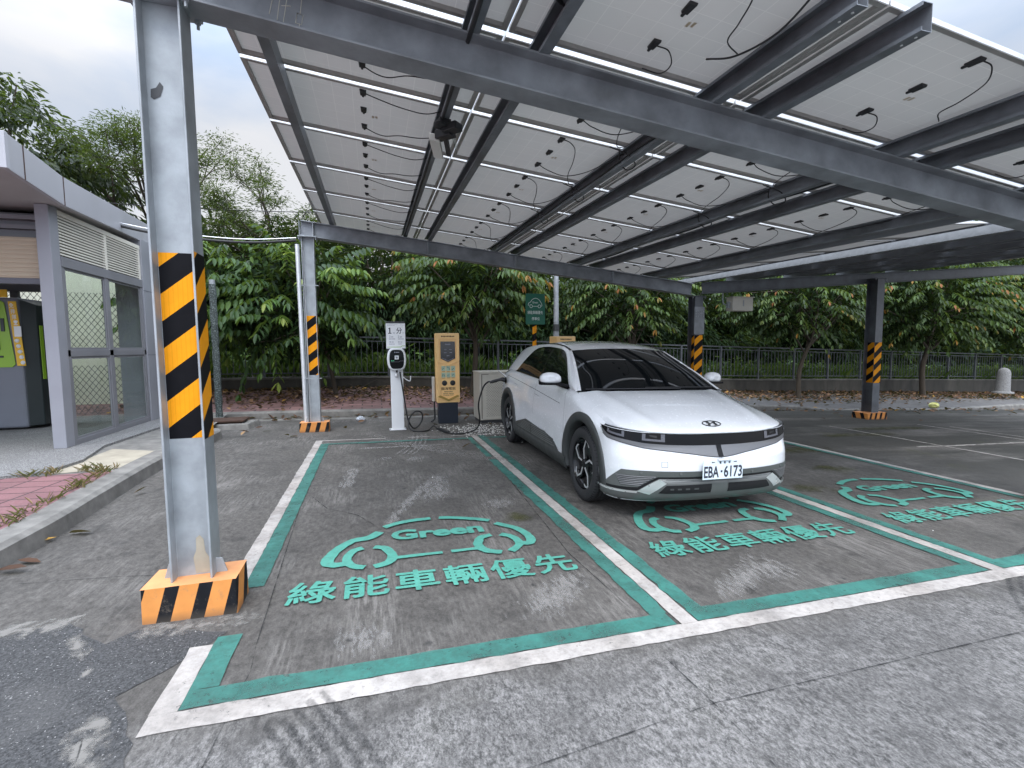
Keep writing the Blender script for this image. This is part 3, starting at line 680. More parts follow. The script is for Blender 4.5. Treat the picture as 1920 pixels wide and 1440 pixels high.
def column(x, y, ztop, label, H=.2, B=.155, turn=False, tape=(.96, 1.95), block=(.46, .29, .19), mat='steel', flare=True):
    z0 = gz(x); t = thing("steel_column", label, "column", (x, y, z0), group="carport columns")
    ax, ay = ((0, 1, 0), (1, 0, 0)) if turn else ((1, 0, 0), (0, 1, 0))
    hb = block[2]; m = MB(); m.sweep(hprof(H, B, .008, .011), (0, 0, hb - .02), (0, 0, ztop - z0), ax, ay)
    # top plate and base stiffeners
    m.box(-H / 2 - .05, H / 2 + .05, -B / 2 - .04, B / 2 + .04, ztop - z0 - .001, ztop - z0 + .014)
    if flare and not turn:
        for s in (-1, 1):
            m.add([(s * H / 2, -.006, hb - .01), (s * (H / 2 + .055), -.006, hb - .01), (s * (H / 2 + .03), -.006, hb + .075), (s * H / 2, -.006, hb + .08), (s * H / 2, .006, hb - .01), (s * (H / 2 + .055), .006, hb - .01), (s * (H / 2 + .03), .006, hb + .075), (s * H / 2, .006, hb + .08)],
                  [(0, 1, 2, 3), (4, 7, 6, 5), (1, 5, 6, 2), (2, 6, 7, 3)])
    m.build("shaft", mat, t, .002, seg=1)
    for sx in (-1, 1):
        for sy in (-1, 1):
            b = MB(); b.lathe([(0, -.045), (.008, -.045), (.008, -.018), (.016, -.018), (.016, -.001), (0, -.001)], 6, c=(sx * (H / 2 + .032), sy * (B / 2 + .012), ztop - z0), smooth=False); b.build("bolt", 'steel', t)
    # orange and black warning film on web and outer flange face
    a, b_ = tape; m = MB()
    if not turn:
        yw = -.0055
        m.add([(-H / 2 + .013, yw, a), (H / 2 - .013, yw, a), (H / 2 - .013, yw, b_), (-H / 2 + .013, yw, b_)], [(0, 1, 2, 3)], 0)
        m.add([(H / 2 + .0012, -B / 2, a), (H / 2 + .0012, B / 2, a), (H / 2 + .0012, B / 2, b_), (H / 2 + .0012, -B / 2, b_)], [(0, 1, 2, 3)], 1)
    else:
        m.add([(-B / 2, -H / 2 - .0012, a), (B / 2, -H / 2 - .0012, a), (B / 2, -H / 2 - .0012, b_), (-B / 2, -H / 2 - .0012, b_)], [(0, 1, 2, 3)], 0)
        m.add([(-.0055, -H / 2 + .012, a), (-.0055, H / 2 - .012, a), (-.0055, H / 2 - .012, b_), (-.0055, -H / 2 + .012, b_)], [(0, 3, 2, 1)], 1)
    m.build("warning_film", ['tape_x', 'tape_y2' if turn else 'tape_y'], t)
    ground_block(t, *block)
    return t
NBZ = lambda x: 3.186 - .1075 * x        # near beam underside, slopes down to the gutter
FBZ = lambda x: 3.302 - .1075 * x
XV = 7.55                                # gutter line
c = column(-.09, .975, NBZ(-.09), "tall steel column in the foreground on an orange and black striped block", block=(.455, .25, .195))
# weathered smear and rust-free scrape on the near column's web
m = MB(); pts = [(0, 0), (.085, 0), (.075, .07), (.05, .12), (.045, .19), (.028, .215), (.008, .2), (.006, .13), (-.01, .09)]
m.add([(.0 + p[0], -.0062, .2 + p[1]) for p in pts], [tuple(range(len(pts)))]); m.build("cement_splash", 'render_patch', c)
m = MB(); pts = [(0, 0), (.03, .02), (.045, .07), (.03, .09), (.012, .06), (-.012, .05), (-.014, .01)]
m.add([(-.06 + p[0], -.0062, 2.72 + p[1]) for p in pts], [tuple(range(len(pts)))]); m.build("paint_scrape", 'dark_metal', c)
c = column(-.115, 6.95, FBZ(-.115), "steel column at the far left corner of the carport beside a white conduit", tape=(.98, 2.0), block=(.48, .27, .17))
for zz in (.92, 2.5):
    m = MB(); m.box(-.12, .15, -.095, -.088, zz, zz + .012); m.box(-.122, -.115, -.09, .09, zz, zz + .012); m.build("pipe_strap", 'steel', c)
mc = column(7.62, 6.95, FBZ(7.62), "steel column behind the white car's bonnet with a bolted splice", H=.24, B=.2, turn=True, tape=(.9, 1.82), block=(.48, .3, .16), mat='steel_shaded')
m = MB(); m.box(-.125, .125, -.138, -.122, 1.84, 2.42); m.build("splice_plate", 'steel_dark', mc, .003)
for i in range(4):
    for k_ in range(3):
        b = MB(); b.lathe([(0, -.152), (.014, -.152), (.014, -.138), (0, -.138)], 6, 'Y', (-.09 + i * .06, 0, 2.22 + k_ * .05), smooth=False); b.build("bolt", 'steel', mc)
column(7.46, 1.02, NBZ(7.46), "near column at the right whose striped block just enters the picture", block=(.48, .27, .19))
column(12.33, 6.62, 2.96 , "dark steel column standing alone at the far right of the carport", H=.26, B=.22, turn=True, tape=(.86, 1.82), block=(.62, .4, .16), mat='steel_shaded')

def beam(name, label, P, Q, H, B, mat='steel_dark', group="carport beams"):
    t = thing(name, label, "beam", P, group=group); d = Vector(Q) - Vector(P); up = Vector((0, 0, 1)); up = (up - d.normalized() * up.dot(d.normalized())).normalized()
    m = MB(); m.sweep(hprof(H, B, .008, .012), up * (H / 2), d + up * (H / 2), up, (0, 1, 0)); m.build("i_section", mat, t, .002, seg=1)
    return t, d, up
t, d, up = beam("steel_beam", "long grey steel beam crossing the top of the picture nearest the camera", (-.62, .975, NBZ(-.62) + .012), (XV - .06, .975, NBZ(XV - .06) + .012), .238, .17)
for xx in (-.19, .01, 1.2, 3.9, 6.4):
    m = MB(); o = d.normalized() * ((xx + .62) / d.normalized().x)
    if xx < .5: m.box(o.x - .005, o.x + .005, -.08, .08, o.z + .013, o.z + .225)
    else: m.box(o.x - .005, o.x + .005, -.0, .08, o.z + .013, o.z + .225)
    m.build("stiffener_plate", 'steel', t)
# chalk marks left by the erectors on the web (illegible strokes)
m = MB()
for pts in ([(.40, .08), (.41, .16), (.43, .2)], [(.44, .06), (.445, .17)], [(.47, .05), (.48, .19)], [(.455, .14), (.5, .15)], [(.53, .07), (.56, .07), (.565, .12), (.535, .125), (.53, .07)], [(.55, .125), (.552, .2)], [(.548, .03), (.55, .07)]):
    P = [(d.normalized() * ((x + .62) / d.normalized().x)) + up * z for x, z in pts]
    m.tube([(p.x, -.0055, p.z) for p in P], .0018, 4)
m.build("chalk_mark", 'louvre', t)
t, d, up = beam("steel_beam", "far steel beam along the back edge of the carport over the chargers", (-.24, 6.95, FBZ(-.24) + .012), (XV - .06, 6.95, FBZ(XV - .06) + .012), .25, .17)
for xx in (-.235, -.02, 1.9, 3.55, 5.6):
    m = MB(); o = d.normalized() * ((xx + .24) / d.normalized().x); m.box(o.x - .004, o.x + .004, -.08, .0, o.z + .013, o.z + .235); m.build("stiffener_plate", 'steel', t)
B2 = lambda x: 2.53 + .074 * (x - 7.7)
beam("steel_beam", "dark beam rising to the right from the gutter behind the bonnet", (7.62, 6.75, B2(7.62)), (19.5, 6.75, B2(19.5)), .24, .17, 'steel_shaded')
beam("steel_beam", "beam of the right-hand roof running out of the frame in front of the gutter", (7.2, .99, NBZ(7.2) - .02), (19.5, .99, NBZ(7.2) + .074 * 12.3), .24, .17)

# roof plane: z = Z0 + SX*x + SY*y (purlin underside)
Z0, SX, SY = 3.3988 + .014, -.1066, .026
PL = lambda x, y, h=0.: (x, y, Z0 + SX * x + SY * y + h)
SX2 = .074
def PL2(x, y, h=0.): return (x, y, 2.655 + SX2 * (x - 7.5) + SY * y + h)
cprof = [(0, 0), (0, .142), (-.07, .142), (-.07, .122), (-.0665, .122), (-.0665, .1385), (-.0035, .1385), (-.0035, .0035), (-.0665, .0035), (-.0665, .02), (-.07, .02), (-.07, 0)]
pl_lab = ["outermost purlin under the left edge of the solar roof", "purlin carrying the floodlight and a black cable bundle", "purlin just right of the floodlight", "purlin left of the second panel joint with its cut end showing at the top", "purlin with the large cut channel end at the top right of the picture", "purlin left of the third panel joint over the bonnet", "purlin right of the third panel joint over the bonnet", "purlin next to the bright gutter strip"]
PX_ = [.31, 1.545, 1.985, 3.235, 3.665, 4.96, 5.42, 6.72]
def purlin(x, y0, y1, f, label, mirror=False, mat='purlin', grp="roof purlins"):
    P = Vector(f(x, y0)); Q = Vector(f(x, y1)); t = thing("steel_purlin", label, "purlin", P, group=grp)
    m = MB(); s = -1 if mirror else 1
    m.sweep([(a * s, b) for a, b in cprof][::s], (0, 0, 0), Q - P, (1, 0, 0), (0, 0, 1)); m.build("channel", mat, t)
    for yy in (.05, .12):
        b = MB(); q = (Q - P) * (yy / (y1 - y0)); b.lathe([(0, -.004), (.007, -.004), (.007, .0), (0, .0)], 8, c=(q.x - .035 * s, q.y, q.z - .0005)); b.build("bolt", 'alu_light' if x > 3 else 'steel', t)
    return t
for x, lb in zip(PX_, pl_lab): purlin(x, -.13, 7.6, PL, lb)
p2 = ["first purlin right of the gutter", "second purlin right of the gutter", "third purlin right of the gutter", "fourth purlin right of the gutter", "fifth purlin right of the gutter", "sixth purlin right of the gutter", "seventh purlin right of the gutter", "eighth purlin right of the gutter"]
for i, lb in enumerate(p2): purlin(8.15 + [0, 1.2, 1.65, 2.95, 3.4, 4.7, 5.15, 6.45][i], -.1, 8.1, PL2, "dark " + lb + " under the right-hand roof", True, 'steel_shaded', "right-hand roof purlins")
# bright edge trim of the right-hand roof, lit through the open slot between the two roofs
t = thing("roof_gutter", "bright galvanised edge trim running back along the slot between the two roofs", "roof edge", PL2(7.58, -.1))
Q = Vector(PL2(7.58, 8.0)) - Vector(PL2(7.58, -.1))
m = MB(); m.sweep([(-.02, -.045), (-.017, -.045), (.028, .06), (.025, .06)], (0, 0, 0), Q, (1, 0, 0), (0, 0, 1)); m.build("edge_flashing", 'gutter', t)
m = MB(); m.sweep([(-.02, -.048), (.05, -.055), (.05, -.052), (-.02, -.045)], (0, 0, 0), Q, (1, 0, 0), (0, 0, 1)); m.build("bottom_lip", 'gutter', t)
m = MB(); m.sweep([(-.56, .1), (-.13, .118), (-.13, .123), (-.56, .105)], (0, 0, 0), Q, (1, 0, 0), (0, 0, 1)); m.build("sky_slot_cover", 'steel_shaded', t)  # added sheet: hides the sky slot, leaving a gap that lights the flashing
# ------------------------------------------------------------------ solar panels
ROWS = [(-.03, 1.025), (1.078, 2.115), (2.168, 3.23), (3.283, 4.375), (4.43, 5.555), (5.61, 6.77), (6.825, 7.9)]
PW = 1.752
def solar_panel(h, lab, style=0):
    t = thing("solar_panel", lab, "solar panel", group="solar panels of the carport roof")
    w, f = PW, .032; m = MB()
    m.box(0, w, .002, f, 0, .03); m.box(0, w, h - f, h, 0, .03); m.box(0, f, f, h - f, 0, .03); m.box(w - f, w, f, h - f, 0, .03); m.box(0, w, 0, .002, .004, .03, 1); m.build("frame", ['alu', 'alu_light'], t)  # front edge in paler aluminium: daylight from the row gap put into colour
    m = MB(); m.add([(f, f, .026), (w - f, f, .026), (w - f, h - f, .026), (f, h - f, .026)], [(0, 3, 2, 1)]); m.build("backsheet", 'backsheet', t)
    for i, (fy, kind) in enumerate(((.13, 1), (.43, 0), (.76, 2))):
        b = MB(); y = h * fy; c = w / 2
        b.hexa([(c - .024, y - .042, .009), (c + .024, y - .042, .009), (c + .02, y + .042, .009), (c - .02, y + .042, .009), (c - .028, y - .046, .0255), (c + .028, y - .046, .0255), (c + .024, y + .046, .0255), (c - .024, y + .046, .0255)])
        b.box(c - .009, c + .009, y + .042, y + .07, .011, .024)
        jb = b.build("junction_box", 'black', t, .004)
        if kind:
            k = MB()
            if kind == 1: pts = [(c + .02, y, .015), (c + .12, y + .01, .0), (c + .3, y - .01, -.035), (c + .5, y - .03, -.05), (c + .62, y - .08, -.03), (c + .67, y - .12, -.01)]
            else: pts = [(c + .02, y + .03, .015), (c + .11, y + .05, -.005), (c + .2, y + .0, -.03), (c + .33, y - .12, -.045), (c + .5, y - .17, -.05), (c + .68, y - .19, -.015)]
            if style == 1:
                if kind == 1: pts = [(c + .02, y - .02, .015), (c + .09, y - .02, .0), (c + .17, y + .06, -.02), (c + .24, y + .25 * h, -.05), (c + .32, y + .55 * h, -.06), (c + .45, h - .06, -.04), (c + .56, h - .03, -.005)]
                else: pts = [(c + .02, y, .015), (c + .12, y + .02, -.01), (c + .3, y - .05, -.06), (c + .45, y - .3 * h, -.07), (c + .55, .12, -.04), (c + .62, .05, -.01)]
            if style == 2:
                if kind == 1: pts = [(c + .02, y - .03, .015), (c + .1, y - .03, .0), (c + .2, y + .05, -.03), (c + .26, y + .22, -.05), (c + .32, y + .38, -.04), (c + .5, y + .5, -.005)]
                else: pts = [(c + .02, y, .015), (c + .1, y - .01, .0), (c + .17, y + .06, -.03), (c + .16, y + .17, -.03), (c + .05, y + .22, .0)]
            k.tube(catmull(pts, 6), .0042, 6); k.build("cable", 'rubber', jb)
    # two pale barcode labels
    b = MB()
    for dx, dy in ((.07, .33), (.1, .3)): b.add([(w / 2 + dx, h * .43 + dy * .3, .0252), (w / 2 + dx + .02, h * .43 + dy * .3, .0252), (w / 2 + dx + .02, h * .43 + dy * .3 + .045, .0252), (w / 2 + dx, h * .43 + dy * .3 + .045, .0252)], [(0, 3, 2, 1)])
    b.build("sticker", 'shutter', t)
    return t
rowname = ["in the front row overhanging the near beam", "in the second row, just behind the near beam", "in the third row back from the camera", "in the fourth row back from the camera", "in the fifth row back from the camera", "in the row just short of the far beam", "in the last row above the far beam"]
colname = ["leftmost panel", "panel right of the floodlight", "panel over the windscreen", "panel next to the gutter"]
rot = (atan2(SY, 1), -atan2(SX, 1), 0); rot2 = (atan2(SY, 1), -atan2(SX2, 1), 0)
ordn = ["first", "second", "third", "fourth", "fifth", "sixth"]
for r, (a, b) in enumerate(ROWS):
    protos = {}
    def panel(style, lab):
        if style not in protos: protos[style] = solar_panel(b - a, lab, style); return protos[style]
        o = copy_tree(protos[style]); o['label'] = lab; return o
    for cidx in range(4):
        o = panel(0 if cidx == 0 else (2 if r == 0 else 1), colname[cidx] + " " + rowname[r])
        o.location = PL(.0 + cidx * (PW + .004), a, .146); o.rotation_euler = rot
    if r >= 2:
        for cidx in range(6):
            o = panel(1, ordn[cidx] + " panel right of the gutter slot " + rowname[r])
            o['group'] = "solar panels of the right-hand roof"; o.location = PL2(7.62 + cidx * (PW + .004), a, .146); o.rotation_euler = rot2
# loose cable bundles tied along purlins
def cable(pts, r, lab, n=6, name="power_cable", grp=None, cat="cable"):
    m = MB(); m.tube(catmull(pts, n), r, 6); return tag(m.build(name, 'rubber'), lab, cat, grp)
cable([PL(1.49, y, -.008 + .006 * sin(y * 5)) for y in np.arange(-.1, 7.0, .5)], .014, "thick black cable bundle tied along the floodlight purlin")
cable([PL(3.17, y, .035 + .01 * sin(y * 4)) for y in np.arange(1.2, 7.0, .4)], .01, "black cable run inside the purlin over the car's roof")
cable([PL(5.0, y, .02 + .014 * sin(y * 3)) for y in np.arange(1.2, 7.0, .4)], .01, "black cable run along the purlin over the bonnet")
cable([PL(3.0, .75, .16), PL(3.01, .5, .05), PL(3.03, .2, .02), PL(3.04, -.06, .1)], .006, "loose black cable hanging by the cut purlin end at the top")
for k_, (x, y) in enumerate(((3.15, 2.18), (3.15, 3.3), (4.9, 2.2), (4.88, 3.3), (3.14, 4.45))):
    o = cable([PL(x, y - .02, .13), PL(x + .03, y + .02, .04), PL(x + .08, y - .02, -.035), PL(x + .11, y - .12, -.02), PL(x + .03, y - .14, .05), PL(x - .12, y - .06, .12)], .006, ["looped cable tail at the second gap over the windscreen", "looped cable tail at the third gap over the windscreen", "looped cable tail at the second gap over the bonnet", "looped cable tail at the third gap over the bonnet", "looped cable tail at the fourth gap over the windscreen"][k_], grp="looped cable tails")
# connector dangling near the top centre
t = thing("cable_connector", "black inline cable connector hanging under the front row of panels", "connector", PL(1.9, .55, .1))
m = MB(); m.tube([(-.14, -.1, .02), (-.07, -.05, 0), (-.03, -.02, -.01)], .005, 6); m.build("lead", 'rubber', t)
m = MB(); m.tube([(-.03, -.02, -.01), (0, 0, -.014), (.03, .02, -.018), (.034, .023, -.018), (.07, .05, -.02)], [.009, .013, .013, .009, .008], 8); m.build("plug_body", 'black', t)

# floodlight bracketed to the second purlin
t = thing("floodlight", "black floodlight with white fins bracketed under the second purlin", "floodlight", PL(1.5, 2.05, 0))
m = MB(); m.obox((.0, -.2, .01), (1, 0, 0), (0, 1, .03), (0, 0, 1), .022, .22, .014); m.build("mounting_arm", 'black', t, .004)
m = MB(); m.lathe([(0, -.012), (.05, -.012), (.05, .012), (0, .012)], 20, 'Z', (-.03, .02, -.05)); m.obox((.0, .04, -.03), (1, .3, 0), (-.3, 1, 0), (0, 0, 1), .05, .05, .03); m.build("swivel_bracket", 'black', t, .004)
m = MB(); m.obox((.07, .03, -.06), (1, .9, 0), (-.9, 1, 0), (0, 0, 1), .05, .075, .03); m.obox((.03, .13, -.07), (1, .9, 0), (-.9, 1, 0), (0, 0, 1), .045, .08, .035); m.build("driver_box", 'black', t, .006)
m = MB(); m.obox((-.02, .33, -.1), (.25, 1, -.1), (-1, .2, .2), (0, .1, 1), .16, .045, .03); m.build("white_housing", 'ac_white', t, .006)
m = MB(); m.obox((.07, .3, -.09), (.25, 1, -.1), (-1, .2, .2), (0, .1, 1), .15, .02, .03); m.build("heat_sink", 'black', t, .003)
m = MB(); m.obox((.13, .27, -.06), (.32, 1, -.1), (-1, .2, .2), (0, .1, 1), .15, .004, .04); m.build("glass_front", 'glass', t)

# grey junction enclosure hung from the right-hand beam
t = thing("meter_box", "beige electrical box hanging beside the column behind the bonnet", "electrical box", (8.72, 6.9, 2.19))
m = MB(); m.box(-.27, .27, -.1, .1, 0, .29); m.build("case", 'beige', t, .008)
m = MB(); m.box(-.29, .29, -.13, .12, .29, .305); m.build("rain_lid", 'beige', t, .004)
m = MB(); m.box(-.0, .03, -.106, -.099, .1, .23); m.build("latch", 'steel', t, .002)
m = MB(); m.tube(catmull([(-.3, 0, .12), (-.42, 0, .16), (-.45, 0, .3), (-.44, -.02, .42), (-.3, -.04, .6), (-.1, -.05, .62)], 6), .014, 8); m.box(-.33, -.26, -.03, .03, .06, .2); m.build("flexible_conduit", 'steel', t)
t = thing("conduit_pipe", "white conduit pipe strapped to the far left column, on a concrete foot", "conduit", (-.26, 6.98, gz(-.26)))
m = MB(); m.tube([(0, 0, .1), (-.03, 0, 3.2)], .036, 12); m.tube([(.075, -.03, .1), (.06, -.03, 3.25)], .014, 8); m.build("pipe", 'alu_light', t)
m = MB(); m.hexa([(-.12, -.05, -.02), (.13, -.05, -.02), (.13, .5, -.02), (.0, .5, -.02), (-.12, -.05, .12), (.13, -.05, .12), (.13, .5, .26), (.0, .5, .26)]); m.build("concrete_foot", 'wallcap', t, .01)
o = cable([(-3.1, 6.98, 3.42), (-2.4, 6.98, 3.28), (-1.645, 6.98, 3.21), (-.98, 6.98, 3.2), (-.3, 6.98, 3.27)], .022, "black feeder cable slung from the kiosk roof to the far left column")
m = MB(); m.tube(catmull([(-3.1, 6.97, 3.46), (-2.4, 6.97, 3.33), (-1.645, 6.97, 3.26), (-.98, 6.97, 3.25), (-.3, 6.97, 3.31)], 6), .009, 6); tag(m.build("messenger_wire", 'alu_light'), "bright steel messenger wire above the black feeder cable", "wire")
cable([(-14, 15, 6.2), (-9, 14.6, 5.7), (-4, 14.2, 5.5), (1.5, 13.8, 5.6)], .012, "thin overhead wire crossing in front of the trees on the left")
# ------------------------------------------------------------------ charging pedestal
z0 = gz(1.29); t = thing("charging_station", "white charging pedestal with a black oval face and a price board on top", "charger", (1.29, 6.78, z0))
m = MB(); m.box(-.108, .108, -.05, .09, .01, 1.12); m.build("pedestal", 'white_plastic', t, .012)
m = MB(); m.box(-.15, .14, -.07, .11, 0, .014); m.build("foot_plate", 'white_plastic', t, .004)
for sx in (-.135, .125):
    m = MB(); m.lathe([(0, .03), (.01, .03), (.01, .014), (0, .014)], 8, c=(sx, -.045, 0)); m.build("anchor_bolt", 'steel', t)
def oval(w0, w1, h, n=48):
    """barrel outline: bulging sides, rounded corners"""
    o = []
    for i in range(n):
        a = 2 * pi * i / n; c_, s_ = cos(a), sin(a); e = .42
        x = abs(c_) ** e * (1 if c_ > 0 else -1); y = abs(s_) ** e * (1 if s_ > 0 else -1)
        o.append((x * lerp(w0, w1, 1 - y * y), y * h))
    return o
zc = 1.265 ; m = MB(); rows = []
for sc, yy in ((.9, -.02), (1, -.04), (1, -.10), (.96, -.125), (.9, -.135)): rows.append([(x * sc, yy, zc + y * sc) for x, y in oval(.128, .165, .198)])
m.grid(rows, closed=True); m.add(rows[-1], [tuple(range(len(rows[-1])))]); m.build("head_shell", 'white_plastic', t)
m = MB(); rows = [[(x * s, yy, zc + y * s * 1.0) for x, y in oval(.104, .126, .168)] for s, yy in ((1, -.134), (.985, -.141))]
m.grid(rows, closed=True); m.add(rows[-1], [tuple(range(len(rows[-1])))]); fp = m.build("face_panel", 'glass_black', t)
F = lambda x, y: (x, -.1425, zc + y)
m = MB(); m.add([F(-.045, .115), F(-.02, .115), F(-.03, .138)], [(0, 1, 2)]); m.add([F(-.015, .117), F(.045, .117), F(.045, .127), F(-.015, .129)], [(0, 1, 2, 3)]); m.build("maker_mark", 'ink_soft', fp)
m = MB(); m.add([F(-.035, -.0), F(.033, -.0), F(.033, .065), F(-.035, .065)], [(0, 1, 2, 3)]); m.build("white_label", 'white_plastic', fp)
m = MB(); m.add([F(-.02, .014), F(.018, .014), F(.018, .05), F(-.02, .05)], [(0, 1, 2, 3)]); m.v = [(a, b - .0008, c_) for a, b, c_ in m.v]; m.build("grey_label_area", 'ink_soft', fp)
k = NT("green_led"); k.set((.1, .6, .3), .4); k.b.inputs['Emission Color'].default_value = (.2, 1, .5, 1); k.b.inputs['Emission Strength'].default_value = .25; MT['led'] = k.m
m = MB(); m.add([F(-.095, -.03), F(-.075, -.03), F(-.075, -.02), F(-.095, -.02)], [(0, 1, 2, 3)]); m.add([F(-.062, -.03), F(-.048, -.03), F(-.048, -.02), F(-.062, -.02)], [(0, 1, 2, 3)]); m.build("status_light", 'led', fp)
m = MB(); m.tube([F(-.1, -.045), F(.04, -.045), F(.06, -.03), F(.11, -.027)], .0016, 4); m.build("indicator_line", 'ink_soft', fp)
m = MB(); m.box(-.168, .162, -.03, -.02, 1.455, 1.895); m.build("price_board", 'white_plastic', t, .002)
m = MB(); m.box(-.16, .155, -.018, -.004, 1.38, 1.93); m.build("board_back", 'dark_metal', t, .003)
Bf = lambda x, y: (x, -.0315, 1.455 + y)
m = MB(); m.add([Bf(-.112, .262), Bf(-.092, .262), Bf(-.092, .365), Bf(-.106, .365), Bf(-.125, .352), Bf(-.125, .342), Bf(-.112, .346)], [(0, 1, 2, 3, 6), (3, 4, 5, 6)]); m.add([Bf(-.13, .26), Bf(-.074, .26), Bf(-.074, .274), Bf(-.13, .274)], [(0, 1, 2, 3)]); put_text(m, "分", Bf, .098, .11, .008, .26, .012); m.build("large_lettering", 'ink', t)
m = MB()
rr = random.Random(9)
for x, y, w, h, n in ((-.05, .262, .035, .02, 2), (.118, .265, .018, .02, 1), (-.112, .19, .02, .035, 1), (-.08, .192, .035, .024, 2), (.035, .19, .022, .035, 1), (.07, .192, .04, .024, 2), (-.112, .1, .026, .026, 1), (-.076, .1, .035, .024, 2), (.035, .1, .03, .026, 2), (.075, .1, .035, .022, 2),
                      (-.12, .158, .11, .018, 5), (.035, .158, .1, .018, 6), (-.12, .068, .1, .016, 6), (.035, .07, .07, .016, 4), (-.145, .415, .18, .008, 9), (-.145, .4, .13, .008, 7), (.085, .41, .02, .014, 1), (.12, .41, .015, .01, 1)):
    c_ = w / n
    for i in range(n):
        xx_ = x + i * c_; m.add([Bf(xx_, y), Bf(xx_ + c_ * .8, y), Bf(xx_ + c_ * .8, y + h * .2), Bf(xx_, y + h * .2)], [(0, 1, 2, 3)]); m.add([Bf(xx_, y + h * .75), Bf(xx_ + c_ * .8, y + h * .75), Bf(xx_ + c_ * .8, y + h), Bf(xx_, y + h)], [(0, 1, 2, 3)])
        q = xx_ + c_ * rr.uniform(.2, .6); m.add([Bf(q, y + h * .15), Bf(q + c_ * .2, y + h * .15), Bf(q + c_ * .2, y + h * .8), Bf(q, y + h * .8)], [(0, 1, 2, 3)])
m.build("small_lettering", 'ink_soft', t)
m = MB(); P = [(-.155, .02), (.085, .02), (.1, .04), (.155, .042), (.155, .05), (.095, .048), (.08, .03), (-.155, .028)]; m.add([Bf(*p) for p in P], [(0, 1, 6, 7), (1, 2, 5, 6), (2, 3, 4, 5)]); m.build("green_rule", 'lime', t)
m = MB(); m.box(-.02, .012, -.12, -.08, 1.03, 1.09); m.build("holster_neck", 'black', t, .004)
m = MB(); m.lathe([(0, -.05), (.018, -.05), (.024, -.02), (.022, .02), (0, .03)], 14, c=(-.012, -.09, .99)); m.box(-.03, -.008, -.11, -.07, .97, 1.03); m.build("padlock", 'alu_light', t)
m = MB(); m.tube(catmull([(.1, .02, .95), (.16, .0, .9), (.22, -.02, .87), (.235, -.02, .9), (.24, -.02, .96)], 5), .009, 8); m.build("cable_hook", 'white_plastic', t)

